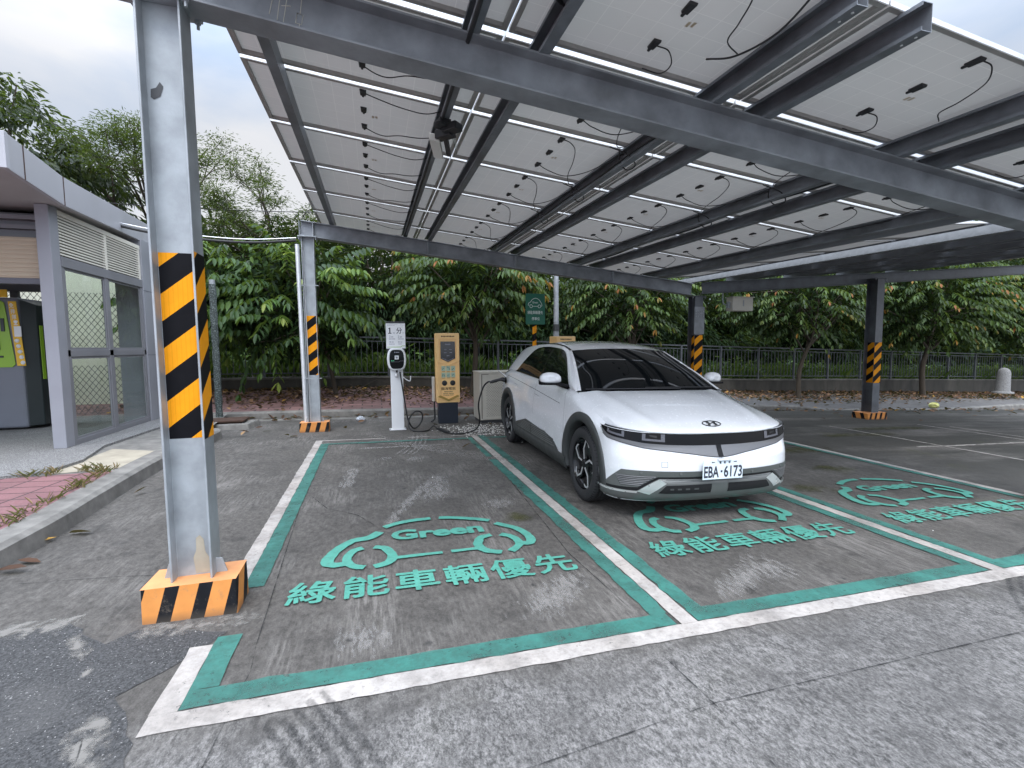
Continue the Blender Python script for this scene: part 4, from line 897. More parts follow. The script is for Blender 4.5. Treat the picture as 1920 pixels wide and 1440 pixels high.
# ------------------------------------------------------------------ golden charging kiosks
def kiosk(loc, label, rotz=0.):
    t = thing("charging_kiosk", label, "charger", loc, (0, 0, rotz), "golden charging kiosks")
    w, dp = .222, .2
    m = MB(); m.box(-.19, .185, -.10, .14, 0, .42); m.build("plinth", 'navy', t, .006)
    m = MB(); m.box(-w, w, -.115, .17, .41, 1.76); body = m.build("body", 'gold', t, .012)
    # raised front frame with a pointed waist and chevron foot
    F = lambda x, y, o=0.: (x, -.115 - o, .41 + y)
    def plate(poly, o0, o1, name, mat, bev=.004):
        m = MB(); m.prism([F(x, y, o0) for x, y in poly], (0, -(o1 - o0), 0)); return m.build(name, mat, t, bev)
    plate([(-w + .003, .78), (-w + .003, 1.345), (w - .003, 1.345), (w - .003, .83), (.165, .78), (.165, 1.22), (.14, 1.235), (-.14, 1.235), (-.165, 1.22), (-.165, .78)], -.001, .026, "upper_frame", 'gold')
    plate([(-.165, .86), (-.165, .78), (-.14, .78), (0, .715), (.14, .78), (.165, .78), (.165, .86), (0, .74)], -.001, .02, "frame_point", 'gold')
    plate([(-w + .003, .07), (-w + .003, .73), (-.17, .73), (-.155, .7), (-.155, .15), (0, .08), (.165, .15), (.165, .7), (.18, .755), (w - .003, .79), (w - .003, .07), (w - .003, .01), (-w + .003, .01)][:11], -.001, .018, "lower_frame", 'gold')
    plate([(-.2, .135), (-.2, .12), (0, .03), (.2, .12), (.2, .135), (.165, .15), (0, .075), (-.155, .15)], .0, .03, "chevron_foot", 'gold_dark')
    m = MB(); m.prism([F(x, y, .001) for x, y in ((-.14, .86), (-.14, 1.19), (.14, 1.19), (.14, .86), (0, .79))], (0, -.008, 0)); m.build("display", 'screen', t)
    m = MB(); rr = random.Random(4)
    for i in range(9): m.add([F(-.13 + i * .029, 1.272 + rr.uniform(0, .01), .0275), F(-.108 + i * .029, 1.272, .0275), F(-.108 + i * .029, 1.298, .0275), F(-.13 + i * .029, 1.304 - rr.uniform(0, .01), .0275)], [(0, 1, 2, 3)])
    m.build("top_lettering", 'ink_brown', t)
    m = MB()
    for i in range(5): m.add([F(-.055 + i * .022, 1.125, .0105), F(-.038 + i * .022, 1.125, .0105), F(-.034 + i * .022, 1.143, .0105), F(-.05 + i * .022, 1.143, .0105)], [(0, 1, 2, 3)])
    for x, y in ((-.05, 1.03), (.05, 1.03), (-.05, .97), (.05, .97), (0, .91)): m.add([F(x - .025, y, .0105), F(x + .025, y, .0105), F(x + .025, y + .01, .0105), F(x - .025, y + .01, .0105)], [(0, 1, 2, 3)])
    P = [(-.115, .868), (0, .806), (.115, .868), (.115, .876), (0, .816), (-.115, .876)]; m.add([F(x, y, .0107) for x, y in P], [(0, 1, 4, 5), (1, 2, 3, 4)])
    m.build("display_graphics", 'ink_soft', t)
    for r in range(2):
        for c_ in range(3):
            x = -.13 + c_ * .093; y = .62 - r * .125; m = MB(); m.box(x, x + .08, -.117, -.1155, .41 + y, .41 + y + .095)
            s_ = m.build("pictogram_sticker", 'pictogram', t); m = MB(); Fp = lambda a, b: (x + a, -.1176, .41 + y + b)
            q = [[(.015, .03), (.05, .06)], [(.01, .08), (.06, .05), (.06, .02)], [(.02, .02), (.06, .06)], [(.02, .02), (.02, .07), (.05, .05), (.055, .02)], [(.02, .04), (.06, .05)], [(.02, .03), (.04, .06), (.06, .04)]][r * 3 + c_]
            m.tube([Fp(*p) for p in q], .005, 5); m.build("pictogram_drawing", 'teal_print', s_)
            m = MB(); m.add([(x + .01, -.1165, .41 + y - .015), (x + .07, -.1165, .41 + y - .015), (x + .07, -.1165, .41 + y - .008), (x + .01, -.1165, .41 + y - .008)], [(0, 1, 2, 3)]); m.build("caption", 'ink_brown', t)
    for x in (-.075, .085):
        m = MB(); m.lathe([(0, -.121), (.045, -.121), (.052, -.118), (.052, -.113), (0, -.113)], 24, 'Y', (x, 0, .41 + .385)); m.lathe([(.02, -.1212), (.02, -.118), (0, -.118)], 16, 'Y', (x, 0, .41 + .385)); m.build("socket_cover", 'black', t)
    m = MB(); put_text(m, "龍海電能", lambda x, y: F(x, y, .0015), .28, .055, 0, .25, .01, 'C'); m.build("name_lettering", 'ink_brown', t)
    m = MB(); put_text(m, "電動車充電站", lambda x, y: F(x, y, .0015), .17, .022, 0, .205, .01, 'C'); put_text(m, "Electric Vehicle", lambda x, y: F(x, y, .0015), .2, .022, 0, .17, .02, 'C'); put_text(m, "Charging Station", lambda x, y: F(x, y, .0015), .21, .024, 0, .137, .02, 'C'); m.build("small_lettering", 'ink_brown', t)
    return t
kiosk((2.285, 7.40, gz(2.285)), "golden charging kiosk on a dark plinth standing beside the white pedestal")
kiosk((4.68, 7.30, gz(4.68) - .02), "golden charging kiosk hidden behind the white car, only its top showing", .12)
t = thing("pipe_cover", "ivory pipe cover standing against the left side of the golden kiosk", "pipe", (2.02, 7.5, gz(2.02)))
m = MB(); m.box(-.028, .025, -.04, .04, .42, .9); m.build("cover", 'ac_white', t, .01)
m = MB(); m.tube(catmull([(.01, 0, .43), (.012, -.01, .25), (.01, -.02, .08), (-.06, -.05, .02)], 5), .016, 8); m.build("black_hose", 'rubber', t)

# perforated beige cabinet
t = thing("utility_cabinet", "beige perforated utility cabinet between the golden kiosk and the car", "cabinet", (2.88, 7.16, gz(2.9)))
m = MB(); m.box(0, 1.0, .0, .62, .06, .99); m.build("case", 'beige', t, .006)
m = MB(); m.box(-.012, 1.012, -.015, .635, .99, 1.012); m.build("lid", 'beige', t, .004)
m = MB(); m.box(.03, .05, -.004, .003, .09, .97); m.box(.05, .18, -.004, .003, .955, .97); m.build("door_gap", 'beige_dark', t)
m = MB(); m.box(.06, .98, -.012, .004, .08, .945); m.build("door", 'beige', t, .004)
m = MB()
for r in range(28):
    for c_ in range(17):
        x = .14 + c_ * .048 + (r % 2) * .024; z = .14 + r * .0255
        if x < .95: m.add([(x - .013, -.0126, z - .0045), (x + .013, -.0126, z - .0045), (x + .013, -.0126, z + .0045), (x - .013, -.0126, z + .0045)], [(0, 1, 2, 3)])
m.build("ventilation_slots", 'beige_dark', t)
m = MB(); m.box(.03, .97, .03, .6, 0, .062); m.build("base_skirt", 'dark_metal', t)

# green sign on a striped post, lamp post
t = thing("parking_sign", "green parking sign with a car outline on a yellow and black striped post", "sign", (4.14, 7.5, gz(4.14)))
m = MB(); m.tube([(0, .03, 0), (0, .03, 2.55)], .042, 16); m.build("post", 'pole_tape', t)
m = MB(); m.box(-.205, .215, -.025, -.013, 1.98, 2.61); m.build("panel", 'sign_green', t, .004)
S = lambda x, y: (x, -.0265, 1.98 + y)
m = MB()
def car_line(m, S, cx, cy, w):
    a = [(-.5, .1), (-.52, .2), (-.46, .3), (-.35, .36), (-.25, .5), (-.05, .62), (.15, .6), (.35, .45), (.47, .25), (.5, .1), (.42, .06)]
    cm_ = [tuple(v)[:2] for v in catmull([(*p, 0) for p in a], 5)]
    for q in (cm_, [(-.22, .06), (.2, .06)], [(-.31 + .1 * cos(i * pi / 10), .06 + .11 * sin(i * pi / 10)) for i in range(21)], [(.31 + .1 * cos(i * pi / 10), .06 + .11 * sin(i * pi / 10)) for i in range(21)]):
        vs, fs = stroke([(cx + x * w, cy + y * w) for x, y in q], .009); m.add([S(v[0], v[1]) for v in vs], fs)
car_line(m, S, 0, .355, .29); put_text(m, "Green", S, .12, .045, 0, .43, 0, 'C'); m.build("car_outline", 'sign_white', t)
m = MB(); put_text(m, "綠能車輛優先", S, .33, .072, .0, .21, .006, 'C'); put_text(m, "停車位", S, .175, .066, 0.01, .085, .006, 'C'); m.build("lettering", 'sign_white', t)
t = thing("lamp_post", "grey round lamp post rising behind the green sign into the leaves", "lamp post", (5.2, 9.0, .12))
m = MB(); m.tube([(0, 0, 0), (0, 0, 1.8), (0, 0, 1.85), (0, 0, 6)], [.075, .07, .062, .05], 16); m.build("shaft", 'steel_dark', t)
m = MB(); m.tube([(0, 0, 1.7), (0, 0, 1.86)], .078, 16); m.build("collar", 'dark_metal', t)

# plastic bag and cup left on the ground
def crumple(name, label, cat, loc, r, mat, seed):
    rr = random.Random(seed); m = MB(); n, k = 14, 9
    m.grid([[tuple(np.array([cos(2 * pi * j / n) * sin(pi * i / k), .8 * sin(2 * pi * j / n) * sin(pi * i / k), .55 * cos(pi * i / k) + .5]) * r * rr.uniform(.75, 1.15)) for j in range(n)] for i in range(k + 1)], 0, False, True)
    o = m.build(name, mat); o.location = loc; return tag(o, label, cat)
crumple("plastic_bag", "crumpled yellow plastic bag lying at the kerb on the far right", "bag", (17.2, 8.35, gz(17.2) + .02), .15, 'bag', 3)
crumple("plastic_cup", "crushed clear plastic cup on the concrete near the charging pedestal", "litter", (.62, 8.0, gz(.6)), .085, 'litter', 5)

# ------------------------------------------------------------------ wall, fence, bollard
WX = list(np.arange(-9, 62, 1.0)); FY = 11.5
def walltop(x): return wallbot(x) + ip(x, [-9, 1, 13, 26, 60], [.33, .31, .45, .58, .6])
m = MB(); m.grid([[(x, FY, wallbot(x) - .2), (x, FY, walltop(x) - .05)] for x in WX]); 
m.grid([[(x, FY, walltop(x) - .05), (x, FY - .02, walltop(x) - .045), (x, FY - .02, walltop(x)), (x, FY + .22, walltop(x)), (x, FY + .22, wallbot(x) - .3)] for x in WX], 1, False)
tag(m.build("retaining_wall", ['wall', 'wallcap']), "low stained concrete wall carrying the metal fence behind the pavement", "wall")
ft = thing("metal_fence", "dark grey metal railing fence standing on the low concrete wall", "fence", (-8, FY + .1, 0))
def rail(x): return ip(x, [-9, -3.3, .9, 11, 14, 19.2, 26.6, 60], [1.80, 1.775, 1.735, 1.435, 1.34, 1.177, .945, .1])
xx = -8.0; PITCH_ = 1.55; idx = 0
while xx < 44:
    x1 = xx + PITCH_; m = MB(); o = -(-8)
    zb = walltop(xx); m.box(xx + 8 - .03, xx + 8 + .03, -.03, .03, zb - .02, rail(xx) + .01); m.build("post", 'fence', ft)
    m = MB(); a = (xx + 8 + .03); b = (x1 + 8 - .03)
    for dz0, dz1, top in ((-.02, .02, 1), (-.115, -.09, 1), (.09, .115, 0)):
        za = (rail(xx) if top else walltop(xx)); zb_ = (rail(x1) if top else walltop(x1))
        m.hexa([(a, -.018, za + dz0), (b, -.018, zb_ + dz0), (b, .018, zb_ + dz0), (a, .018, za + dz0), (a, -.018, za + dz1), (b, -.018, zb_ + dz1), (b, .018, zb_ + dz1), (a, .018, za + dz1)])
    nP = 11
    for i in range(1, nP):
        x = lerp(xx, x1, i / nP); m.box(x + 8 - .008, x + 8 + .008, -.008, .008, walltop(x) + .1, rail(x) - .1)
    m.build("railing_panel", 'fence', ft); xx = x1
t = thing("bollard", "pale concrete bollard with a rounded top at the right end of the pavement", "bollard", (22.6, 9.6, -.36))
m = MB(); m.lathe([(.3, 0), (.3, .05), (.22, .06), (.2, .1), (.185, .72), (.15, .84), (.08, .9), (0, .92)], 20); m.build("stone", 'aggregate', t)
m = MB(); m.lathe([(.02, 0), (.05, .02), (.05, .05), (.02, .07)], 10, 'X', (.18, -.02, .5)); m.build("chain_eye", 'steel', t)

# ------------------------------------------------------------------ booth on the left
ZP = .21
t = thing("service_booth", "lilac-grey open booth with glazed side and louvres behind the near column", "booth", (-2.87, 5.4, ZP))
O = Vector((-2.87, 5.4, ZP))
def wb(m, x0, x1, y0, y1, z0, z1, mi=0): return m.box(x0 - O.x, x1 - O.x, y0 - O.y, y1 - O.y, z0 - O.z, z1 - O.z, mi)
m = MB(); wb(m, -3.0, -2.86, 5.32, 5.5, ZP, 3.22); m.build("corner_post", 'booth_post', t, .006)
m = MB(); wb(m, -3.25, -2.84, 7.72, 8.12, ZP, 3.32); m.build("stone_pillar", 'booth_post', t, .006)
for z in (1.35, 2.45):
    m = MB(); wb(m, -2.845, -2.838, 7.72, 8.12, z, z + .008); m.build("pillar_joint", 'booth_dark', t)
# fascia as bent band plus soffit
path = [(-9, 3.95), (-2.44, 3.92), (-2.53, 4.34), (-2.68, 5.31), (-2.88, 8.15), (-9, 8.3)]; fz0, fz1 = 3.2, 3.555
fz = [3.2, 3.2, 3.215, 3.21, 3.31, 3.31]
def fo(p, d=0): return (p[0] - O.x + d, p[1] - O.y)
m = MB()
for i in range(len(path) - 1):
    a, b = path[i], path[i + 1]
    dx, dy = b[0] - a[0], b[1] - a[1]; l_ = math.hypot(dx, dy); g = .004 if l_ < 4 else 0
    a2 = (a[0] + dx / l_ * g, a[1] + dy / l_ * g); b2 = (b[0] - dx / l_ * g, b[1] - dy / l_ * g); nx, ny = dy / l_, -dx / l_
    za, zb = fz[i], fz[i + 1]; q = .05
    m.hexa([(a2[0] - O.x, a2[1] - O.y, za - O.z), (b2[0] - O.x, b2[1] - O.y, zb - O.z), (b2[0] - O.x - nx * q, b2[1] - O.y - ny * q, zb - O.z), (a2[0] - O.x - nx * q, a2[1] - O.y - ny * q, za - O.z),
            (a2[0] - O.x, a2[1] - O.y, za + .345 - O.z), (b2[0] - O.x, b2[1] - O.y, zb + .345 - O.z), (b2[0] - O.x - nx * q, b2[1] - O.y - ny * q, zb + .345 - O.z), (a2[0] - O.x - nx * q, a2[1] - O.y - ny * q, za + .345 - O.z)])
m.build("roof_fascia", 'fascia', t, .004)
m = MB(); pp = [(p[0] + .03 - .06, p[1] - O.y * 0) for p in path]
m.add([(p[0] - O.x - .03, p[1] - O.y + (.02 if i < 2 else 0), z + .012 - O.z) for i, (p, z) in enumerate(zip(path, fz))], [tuple(range(5, -1, -1))]); m.build("soffit", 'soffit', t)
m = MB(); m.add([(p[0] - O.x - .04, p[1] - O.y + (.03 if i < 2 else -.02), z + .3 - O.z) for i, (p, z) in enumerate(zip(path, fz))], [tuple(range(6))]); m.build("roof_deck", 'soffit', t)
for p, z in ((path[2], fz[2]), (path[3], fz[3])):
    m = MB(); m.box(p[0] - O.x - .004, p[0] - O.x + .006, p[1] - O.y - .008, p[1] - O.y + .004, z - O.z, z + .345 - O.z)
    m.build("sealant_joint", 'rust', t)
# glazed side wall: frames, mullions, four panes, louvre bank
XG = -2.88
m = MB(); wb(m, XG - .04, XG + .03, 5.5, 7.72, 2.5, 2.63); wb(m, XG - .03, XG + .02, 5.5, 7.72, 1.36, 1.45); wb(m, XG - .03, XG + .02, 5.5, 7.72, ZP, ZP + .07); wb(m, XG - .03, XG + .02, 6.53, 6.63, ZP + .07, 2.5); wb(m, XG - .03, XG + .02, 5.5, 5.56, ZP + .07, 2.5); wb(m, XG - .03, XG + .02, 7.66, 7.72, ZP + .07, 2.5); m.build("window_frame", 'booth_frame', t, .004)
for y0, y1 in ((5.56, 6.53), (6.63, 7.66)):
    for z0_, z1_ in ((ZP + .07, 1.36), (1.45, 2.5)):
        m = MB(); wb(m, XG - .006, XG, y0, y1, z0_, z1_); p_ = m.build("window_pane", 'glass', t)
        m = MB(); 
        for a in ((y0, y0 + .035), (y1 - .035, y1)): wb(m, XG - .012, XG + .008, a[0], a[1], z0_ + .03, z1_ - .03)
        wb(m, XG - .012, XG + .008, y0, y1, z0_, z0_ + .03); wb(m, XG - .012, XG + .008, y0, y1, z1_ - .03, z1_); m.build("sash", 'booth_frame', p_)
m = MB(); wb(m, XG - .02, XG + .02, 5.5, 7.72, 3.14, 3.2); wb(m, XG - .02, XG + .012, 6.6, 6.66, 2.63, 3.14); wb(m, XG - .02, XG + .012, 7.66, 7.72, 2.63, 3.14); m.build("louvre_frame", 'louvre', t)
m = MB()
for i in range(13):
    z = 2.65 + i * .038
    for y0, y1 in ((5.5, 6.6), (6.66, 7.66)):
        m.hexa([(XG + .012 - O.x, y0 - O.y, z - O.z), (XG + .012 - O.x, y1 - O.y, z - O.z), (XG - .03 - O.x, y1 - O.y, z + .02 - O.z), (XG - .03 - O.x, y0 - O.y, z + .02 - O.z), (XG + .012 - O.x, y0 - O.y, z + .02 - O.z), (XG + .012 - O.x, y1 - O.y, z + .02 - O.z), (XG - .03 - O.x, y1 - O.y, z + .026 - O.z), (XG - .03 - O.x, y0 - O.y, z + .026 - O.z)])
m.build("louvre_blades", 'louvre', t)
m = MB(); wb(m, XG - .06, XG - .05, 5.5, 7.7, 2.62, 3.2); m.build("louvre_sky_block", 'beige_dark', t)  # added board: keeps bright sky from showing between the blades
# back wall with mesh windows, cream room behind, shutter box over the opening
YB = 8.0
m = MB(); wb(m, -9, -4.18, YB - .05, YB + .05, 2.42, 2.62); wb(m, -9, -4.18, YB - .04, YB + .04, 1.18, 1.3); wb(m, -9, -4.18, YB - .04, YB + .04, ZP, .34); wb(m, -4.3, -4.18, YB - .05, YB + .05, .34, 2.42); wb(m, -4.82, -4.72, YB - .04, YB + .04, .34, 2.42); wb(m, -5.9, -5.8, YB - .04, YB + .04, .34, 2.42); m.build("rear_frame", 'booth_dark', t, .004)
m = MB()
for x0, x1 in ((-5.8, -4.82), (-4.72, -4.3), (-4.18, -3.28)):
    for z0_, z1_ in ((.34, 1.18), (1.3, 2.42)):
        s_ = .09
        k0 = -30
        for k in range(-30, 40):
            for sg in (1, -1):
                # line x = xs + sg*(z - z0)*.75
                xs_ = x0 + k * s_; a = None
                za, zb = z0_, z1_; xa = xs_; xb = xs_ + sg * (zb - za) * .75
                t0, t1 = 0., 1.
                if xb != xa:
                    for lim, lo in ((x0, True), (x1, False)):
                        tt = (lim - xa) / (xb - xa)
                        if (xb > xa) == lo: t0 = max(t0, tt)
                        else: t1 = min(t1, tt)
                if t1 - t0 > .02: m.tube([(lerp(xa, xb, t0) - O.x, YB - .045 - O.y, lerp(za, zb, t0) - O.z), (lerp(xa, xb, t1) - O.x, YB - .045 - O.y, lerp(za, zb, t1) - O.z)], .0042, 4, caps=False)
m.build("diamond_mesh", 'booth_dark', t)
m = MB(); wb(m, -9, -3.75, 10.2, 10.3, ZP, 3.3); m.build("rear_room_wall", 'cream_wall', t)
m = MB(); wb(m, -9, -3.0, 5.46, 5.56, 2.34, 2.84); 
ob = m.build("shutter_box", 'shutter', t, .01)
m = MB()
for i in range(9): wb(m, -9, -3.0, 5.448, 5.462, 2.36 + i * .054, 2.36 + i * .054 + .03)
m.build("shutter_slats", 'shutter', t, .006)
m = MB()
for z in (2.86, 2.97, 3.08): wb(m, -9, -3.0, 5.56 + (3.1 - z) * .4, 5.66 + (3.1 - z) * .4, z, z + .05)
wb(m, -9, -3.0, 5.7, 5.74, 2.8, 3.2); m.build("lintel_trim", 'booth_frame', t)
m = MB(); wb(m, -9, -3.0, 5.46, 5.54, 2.27, 2.34); m.build("shutter_rail", 'booth_dark', t)
m = MB(); wb(m, -9, -3, 5.7, 8.1, 3.18, 3.2); m.build("ceiling", 'soffit', t)

# recycling machine inside the booth
t = thing("vending_machine", "lime green and grey vending machine with a yellow strip at the left edge", "vending machine", (-4.76, 7.3, ZP + .03), (0, 0, .0))
m = MB(); m.box(-.75, .43, -.02, .62, 0, 2.02); m.build("cabinet", 'machine_grey', t, .03)
m = MB(); m.hexa([(.43, .0, .02), (.58, .1, .02), (.58, .62, .02), (.43, .62, .02), (.43, .0, 2.0), (.58, .1, 1.92), (.58, .62, 1.92), (.43, .62, 2.0)]); m.build("side_panel", 'machine_dark', t, .01)
m = MB(); m.prism([(-.75, -.024, .95), (.3, -.024, .95), (.34, -.024, 1.0), (.26, -.024, 1.94), (.2, -.024, 1.98), (-.75, -.024, 1.98)], (0, -.012, 0)); m.build("front_panel", 'lime', t, .004)
m = MB(); m.box(-.6, .13, -.045, -.034, 1.42, 1.8); m.build("screen", 'screen', t, .004)
m = MB(); m.box(-.3, .17, -.046, -.03, 1.22, 1.36); m.box(-.3, .2, -.046, -.03, 1.1, 1.13); m.box(.2, .245, -.05, -.03, 1.5, 1.7); m.build("coin_slot", 'machine_dark', t, .003)
m = MB(); m.prism([(.36, -.03, .97), (.47, -.03, .97), (.41, -.03, 1.96), (.31, -.03, 1.96)], (0, -.012, 0)); ys = m.build("yellow_strip", 'machine_yellow', t, .004)
m = MB()
for i, ch in enumerate("免排隊!"): put_text(m, ch, lambda x, y: (x, -.0435, y), .055, .075, .325 + i * .012, 1.86 - i * .088, .01)
m.build("strip_lettering", 'white_plastic', ys)
m = MB(); m.box(.36, .45, -.0445, -.0425, 1.42, 1.58); m.build("strip_label", 'white_plastic', ys)
m = MB()
for i in range(5): m.lathe([(0, -.0445), (.03, -.0445), (.03, -.042), (0, -.042)], 16, 'Y', (.385 + i * .013, 0, 1.36 - i * .085))
m.build("strip_icons", 'white_plastic', ys)
m = MB(); m.box(-.75, .3, -.022, -.0, 2.02, 2.14); m.build("header_band", 'machine_yellow', t, .01)
m = MB(); m.prism([(.585, .12, .75), (.585, .2, .75), (.585, .2, 1.6), (.585, .12, 1.6)], (.01, 0, 0)); m.build("side_badge", 'lime', t, .004)
t = thing("netted_post", "post wrapped in grey-green netting right behind the near column", "post", (-1.92, 8.15, .1))
k = NT("woven_netting"); v = k.n("ShaderNodeTexVoronoi"); v.inputs['Scale'].default_value = 45; k.l(k.tc.outputs['Object'], v.inputs[0]); k.set(k.mix(k.map(v.outputs[0], .15, .5), (.2, .24, .235), (.045, .058, .055)), .7); k.bump(v.outputs[0], .8, .02); MT['netting'] = k.m
m = MB(); rows = []
for i in range(60):
    z = i * .043; rows.append([((.058 + .008 * sin(i * 1.7 + j * 2.1)) * cos(2 * pi * j / 12 + i * .25), (.058 + .008 * sin(i * 1.7 + j * 2.1)) * sin(2 * pi * j / 12 + i * .25), z) for j in range(12)])
m.grid(rows, closed=True); m.build("net_wrap", 'netting', t)
m = MB(); m.tube([(0, 0, -.1), (0, 0, 2.62)], .05, 10); m.build("core", 'steel', t)
# ------------------------------------------------------------------ white electric car
CAR_ROT = -atan2(.0353, .9994)
car = thing("electric_car", "white electric hatchback with dark windows plugged in at its rear wheel arch", "car", (3.69, 1.345, gz(3.72)), (0, atan2(.0191, 1), CAR_ROT))
SE, NE = .46, 2.7
def I_(z): return ip(z, [.18, .25, .35, .45, .7, .9, 1.15], [.05, .02, .005, 0, 0, .018, .055])
def s0_(z): return ip(z, [.18, .25, .30, .38, .46, .56, .66, .775, .83], [.10, .05, .03, .025, .0, .01, .06, .075, .085])
def P_(s): return ip(s, [.46, .62, .845, 1.15, 1.4, 2.3, 3.2, 3.6, 3.845, 4.1, 4.3, 4.45, 4.55, 4.62], [.917, .932, .945, .938, .933, .93, .933, .94, .945, .94, .925, .89, .82, .7])
ZC_S = [.46, .6, .845, 1.0, 1.16, 1.5, 2.2, 3.0, 3.63, 4.0, 4.4, 4.6]; ZC_Z = [.815, .865, .925, .972, 1.025, 1.045, 1.075, 1.11, 1.14, 1.14, 1.09, .98]
def zc_(s): return ip(s, ZC_S, ZC_Z)
def front(phi, z, off=0.):
    t = min(1, abs(phi)) * pi / 2; a = .917 - I_(z); b = SE - s0_(z); sg = 1 if phi >= 0 else -1
    x = a * sin(t) ** (2 / NE); s = SE - b * max(cos(t), 0) ** (2 / NE)
    if off:
        d = 1e-3; q0 = front(max(-1, phi - .004), z); q1 = front(min(1, phi + .004), z); tx, ts = q1[0] - q0[0], q1[1] - q0[1]; l_ = math.hypot(tx, ts) or 1
        return (x * sg + ts / l_ * off, s - tx / l_ * off, z)
    return (x * sg, s, z)
def side(s, z, off=0.):
    """half width of the body side at length s and height z"""
    if s < SE:
        a = .917 - I_(z); b = SE - s0_(z); k = min(1, max(0, (SE - s) / b)); return a * (1 - k ** NE) ** (1 / NE) + off
    zc = zc_(s); r = max(0, (z - (zc - .075)) / .075); w = P_(s) - I_(z) - .052 * r ** 2.2
    # diagonal door crease
    e = z - (.50 + (s - 1.5) * .16); 
    if 1.35 < s < 3.5: w -= .02 * max(0, 1 - abs(e + .09) / .09) * min(1, (s - 1.35) / .3) * min(1, (3.5 - s) / .3) * (1 if z < .8 else 0)
    return w + off
AX = (.845, 3.845); RO = .44; ZW = .36
def arch_z(s, R=RO, base=.2):
    for c in AX:
        d = s - c
        if abs(d) < R: return max(base, ZW + sqrt(R * R - d * d))
    return base
ss = set([SE, 4.62] + [round(v, 4) for v in np.linspace(SE, 4.62, 70)])
for c in AX:
    for k in range(0, 25): ss.add(round(c - RO * cos(pi * k / 24), 4))
ss = sorted(s for s in ss if SE <= s <= 4.62)
vv = [0, .08, .2, .34, .48, .6, .7, .78, .85, .9, .93, .955, .975, .99, 1]
body = MB()
for sg in (-1, 1):
    rows = []
    for s in ss:
        zb = min(arch_z(s), zc_(s) - .03); zt = zc_(s)
        rows.append([(sg * side(s, lerp(zb, zt, v)), s, lerp(zb, zt, v)) for v in vv])
    body.grid(rows)
# front fascia shell
def lipz(phi): return ip(abs(phi), [0, .3, .46, .65, .85, 1], [.768, .770, .776, .79, .803, .81])
ph = [sin(pi / 2 * i / 40) if False else i / 40 for i in range(-40, 41)]
rows = [[front(p, lerp(.185, lipz(p) + .004, v)) for v in [k / 30 for k in range(31)]] for p in ph]
body.grid(rows)
# bonnet
def cowl(u): return (.985 + .175 * u * u, lerp(1.05, 1.025, u * u))
def hood(u, t):
    au = abs(u); sl = front(1, .8)[1] if au >= 1 else SE - (SE - .052) * (1 - au ** NE) ** (1 / NE)
    s = lerp(sl, cowl(au)[0], t); s1 = lerp(SE, 1.16, t)
    xs_ = lerp(side(s1, zc_(s1)), side(s1, zc_(s1)), 1)
    zs = zc_(s1); zz = ip(t, [0, .02, .05, .1, .2, .35, .6, .8, 1], [.772, .788, .803, .824, .86, .905, .975, 1.02, 1.05])
    k = 1 - au ** 3.2
    z = zs + (zz - zs) * k
    # raised shoulder lines running back from the headlights
    z += .014 * math.exp(-((au - lerp(.62, .80, t)) / .075) ** 2) * min(1, t * 4) * (1 - .3 * t)
    return (u * xs_, s, z)
us = [-1 + i / 30 for i in range(61)]
tt_ = [0, .01, .025, .05, .08, .12, .17, .23, .3, .38, .46, .55, .64, .73, .82, .91, 1]
body.grid([[hood(u, t) for t in tt_] for u in us])
body.grid([[ (front(u if False else 0, .7)[0] + hood(u, 0)[0] * k_, hood(u, 0)[1] + dy, lerp(hood(u, 0)[2], lipz(0) - .0, 0) - dz) for (k_, dy, dz) in ((1, 0, 0), (1, .004, .008), (1, .03, .012))] for u in us])
# greenhouse
RS = [1.16, 1.45, 1.75, 1.97, 2.2, 2.5, 2.8, 3.2, 3.5, 3.8, 4.05, 4.25, 4.42, 4.55]
RZ = [1.04, 1.205, 1.355, 1.452, 1.50, 1.525, 1.535, 1.53, 1.515, 1.485, 1.43, 1.31, 1.13, 1.02]
RX = [.845, .765, .685, .635, .62, .616, .616, .62, .63, .642, .655, .68, .725, .74]
def rail_(s): return (ip(s, RS, RX), ip(s, RS, RZ))
def upper(s, v, off=0.):
    zb = zc_(s); xb = side(s, zb); xr, zr = rail_(s); bow = .022 * sin(pi * v)
    return (lerp(xb, xr, v) + bow + off, s, lerp(zb, zr, v) + .3 * off)
for sg in (-1, 1):
    body.grid([[(sg * upper(s, v)[0], s, upper(s, v)[2]) for v in (0, .03, .1, .25, .4, .55, .7, .82, .9, .95, 1)] for s in np.linspace(1.16, 4.5, 60)])
def cz(s): return ip(s, [1.86, 2.0, 2.2, 2.5, 2.8, 3.2, 3.6, 3.9, 4.08], [1.475, 1.515, 1.552, 1.58, 1.588, 1.58, 1.55, 1.505, 1.465])
def roof(u, t):
    au = abs(u); sr = lerp(1.97, 3.98, t); sc = lerp(1.855, 4.08, t); s = lerp(sc, sr, au ** 2); xr, zr = rail_(sr)
    return (u * xr, s, zr + (cz(sc) - zr) * (1 - au ** 2.6))
body.grid([[roof(u, t) for t in np.linspace(0, 1, 40)] for u in np.linspace(-1, 1, 41)])
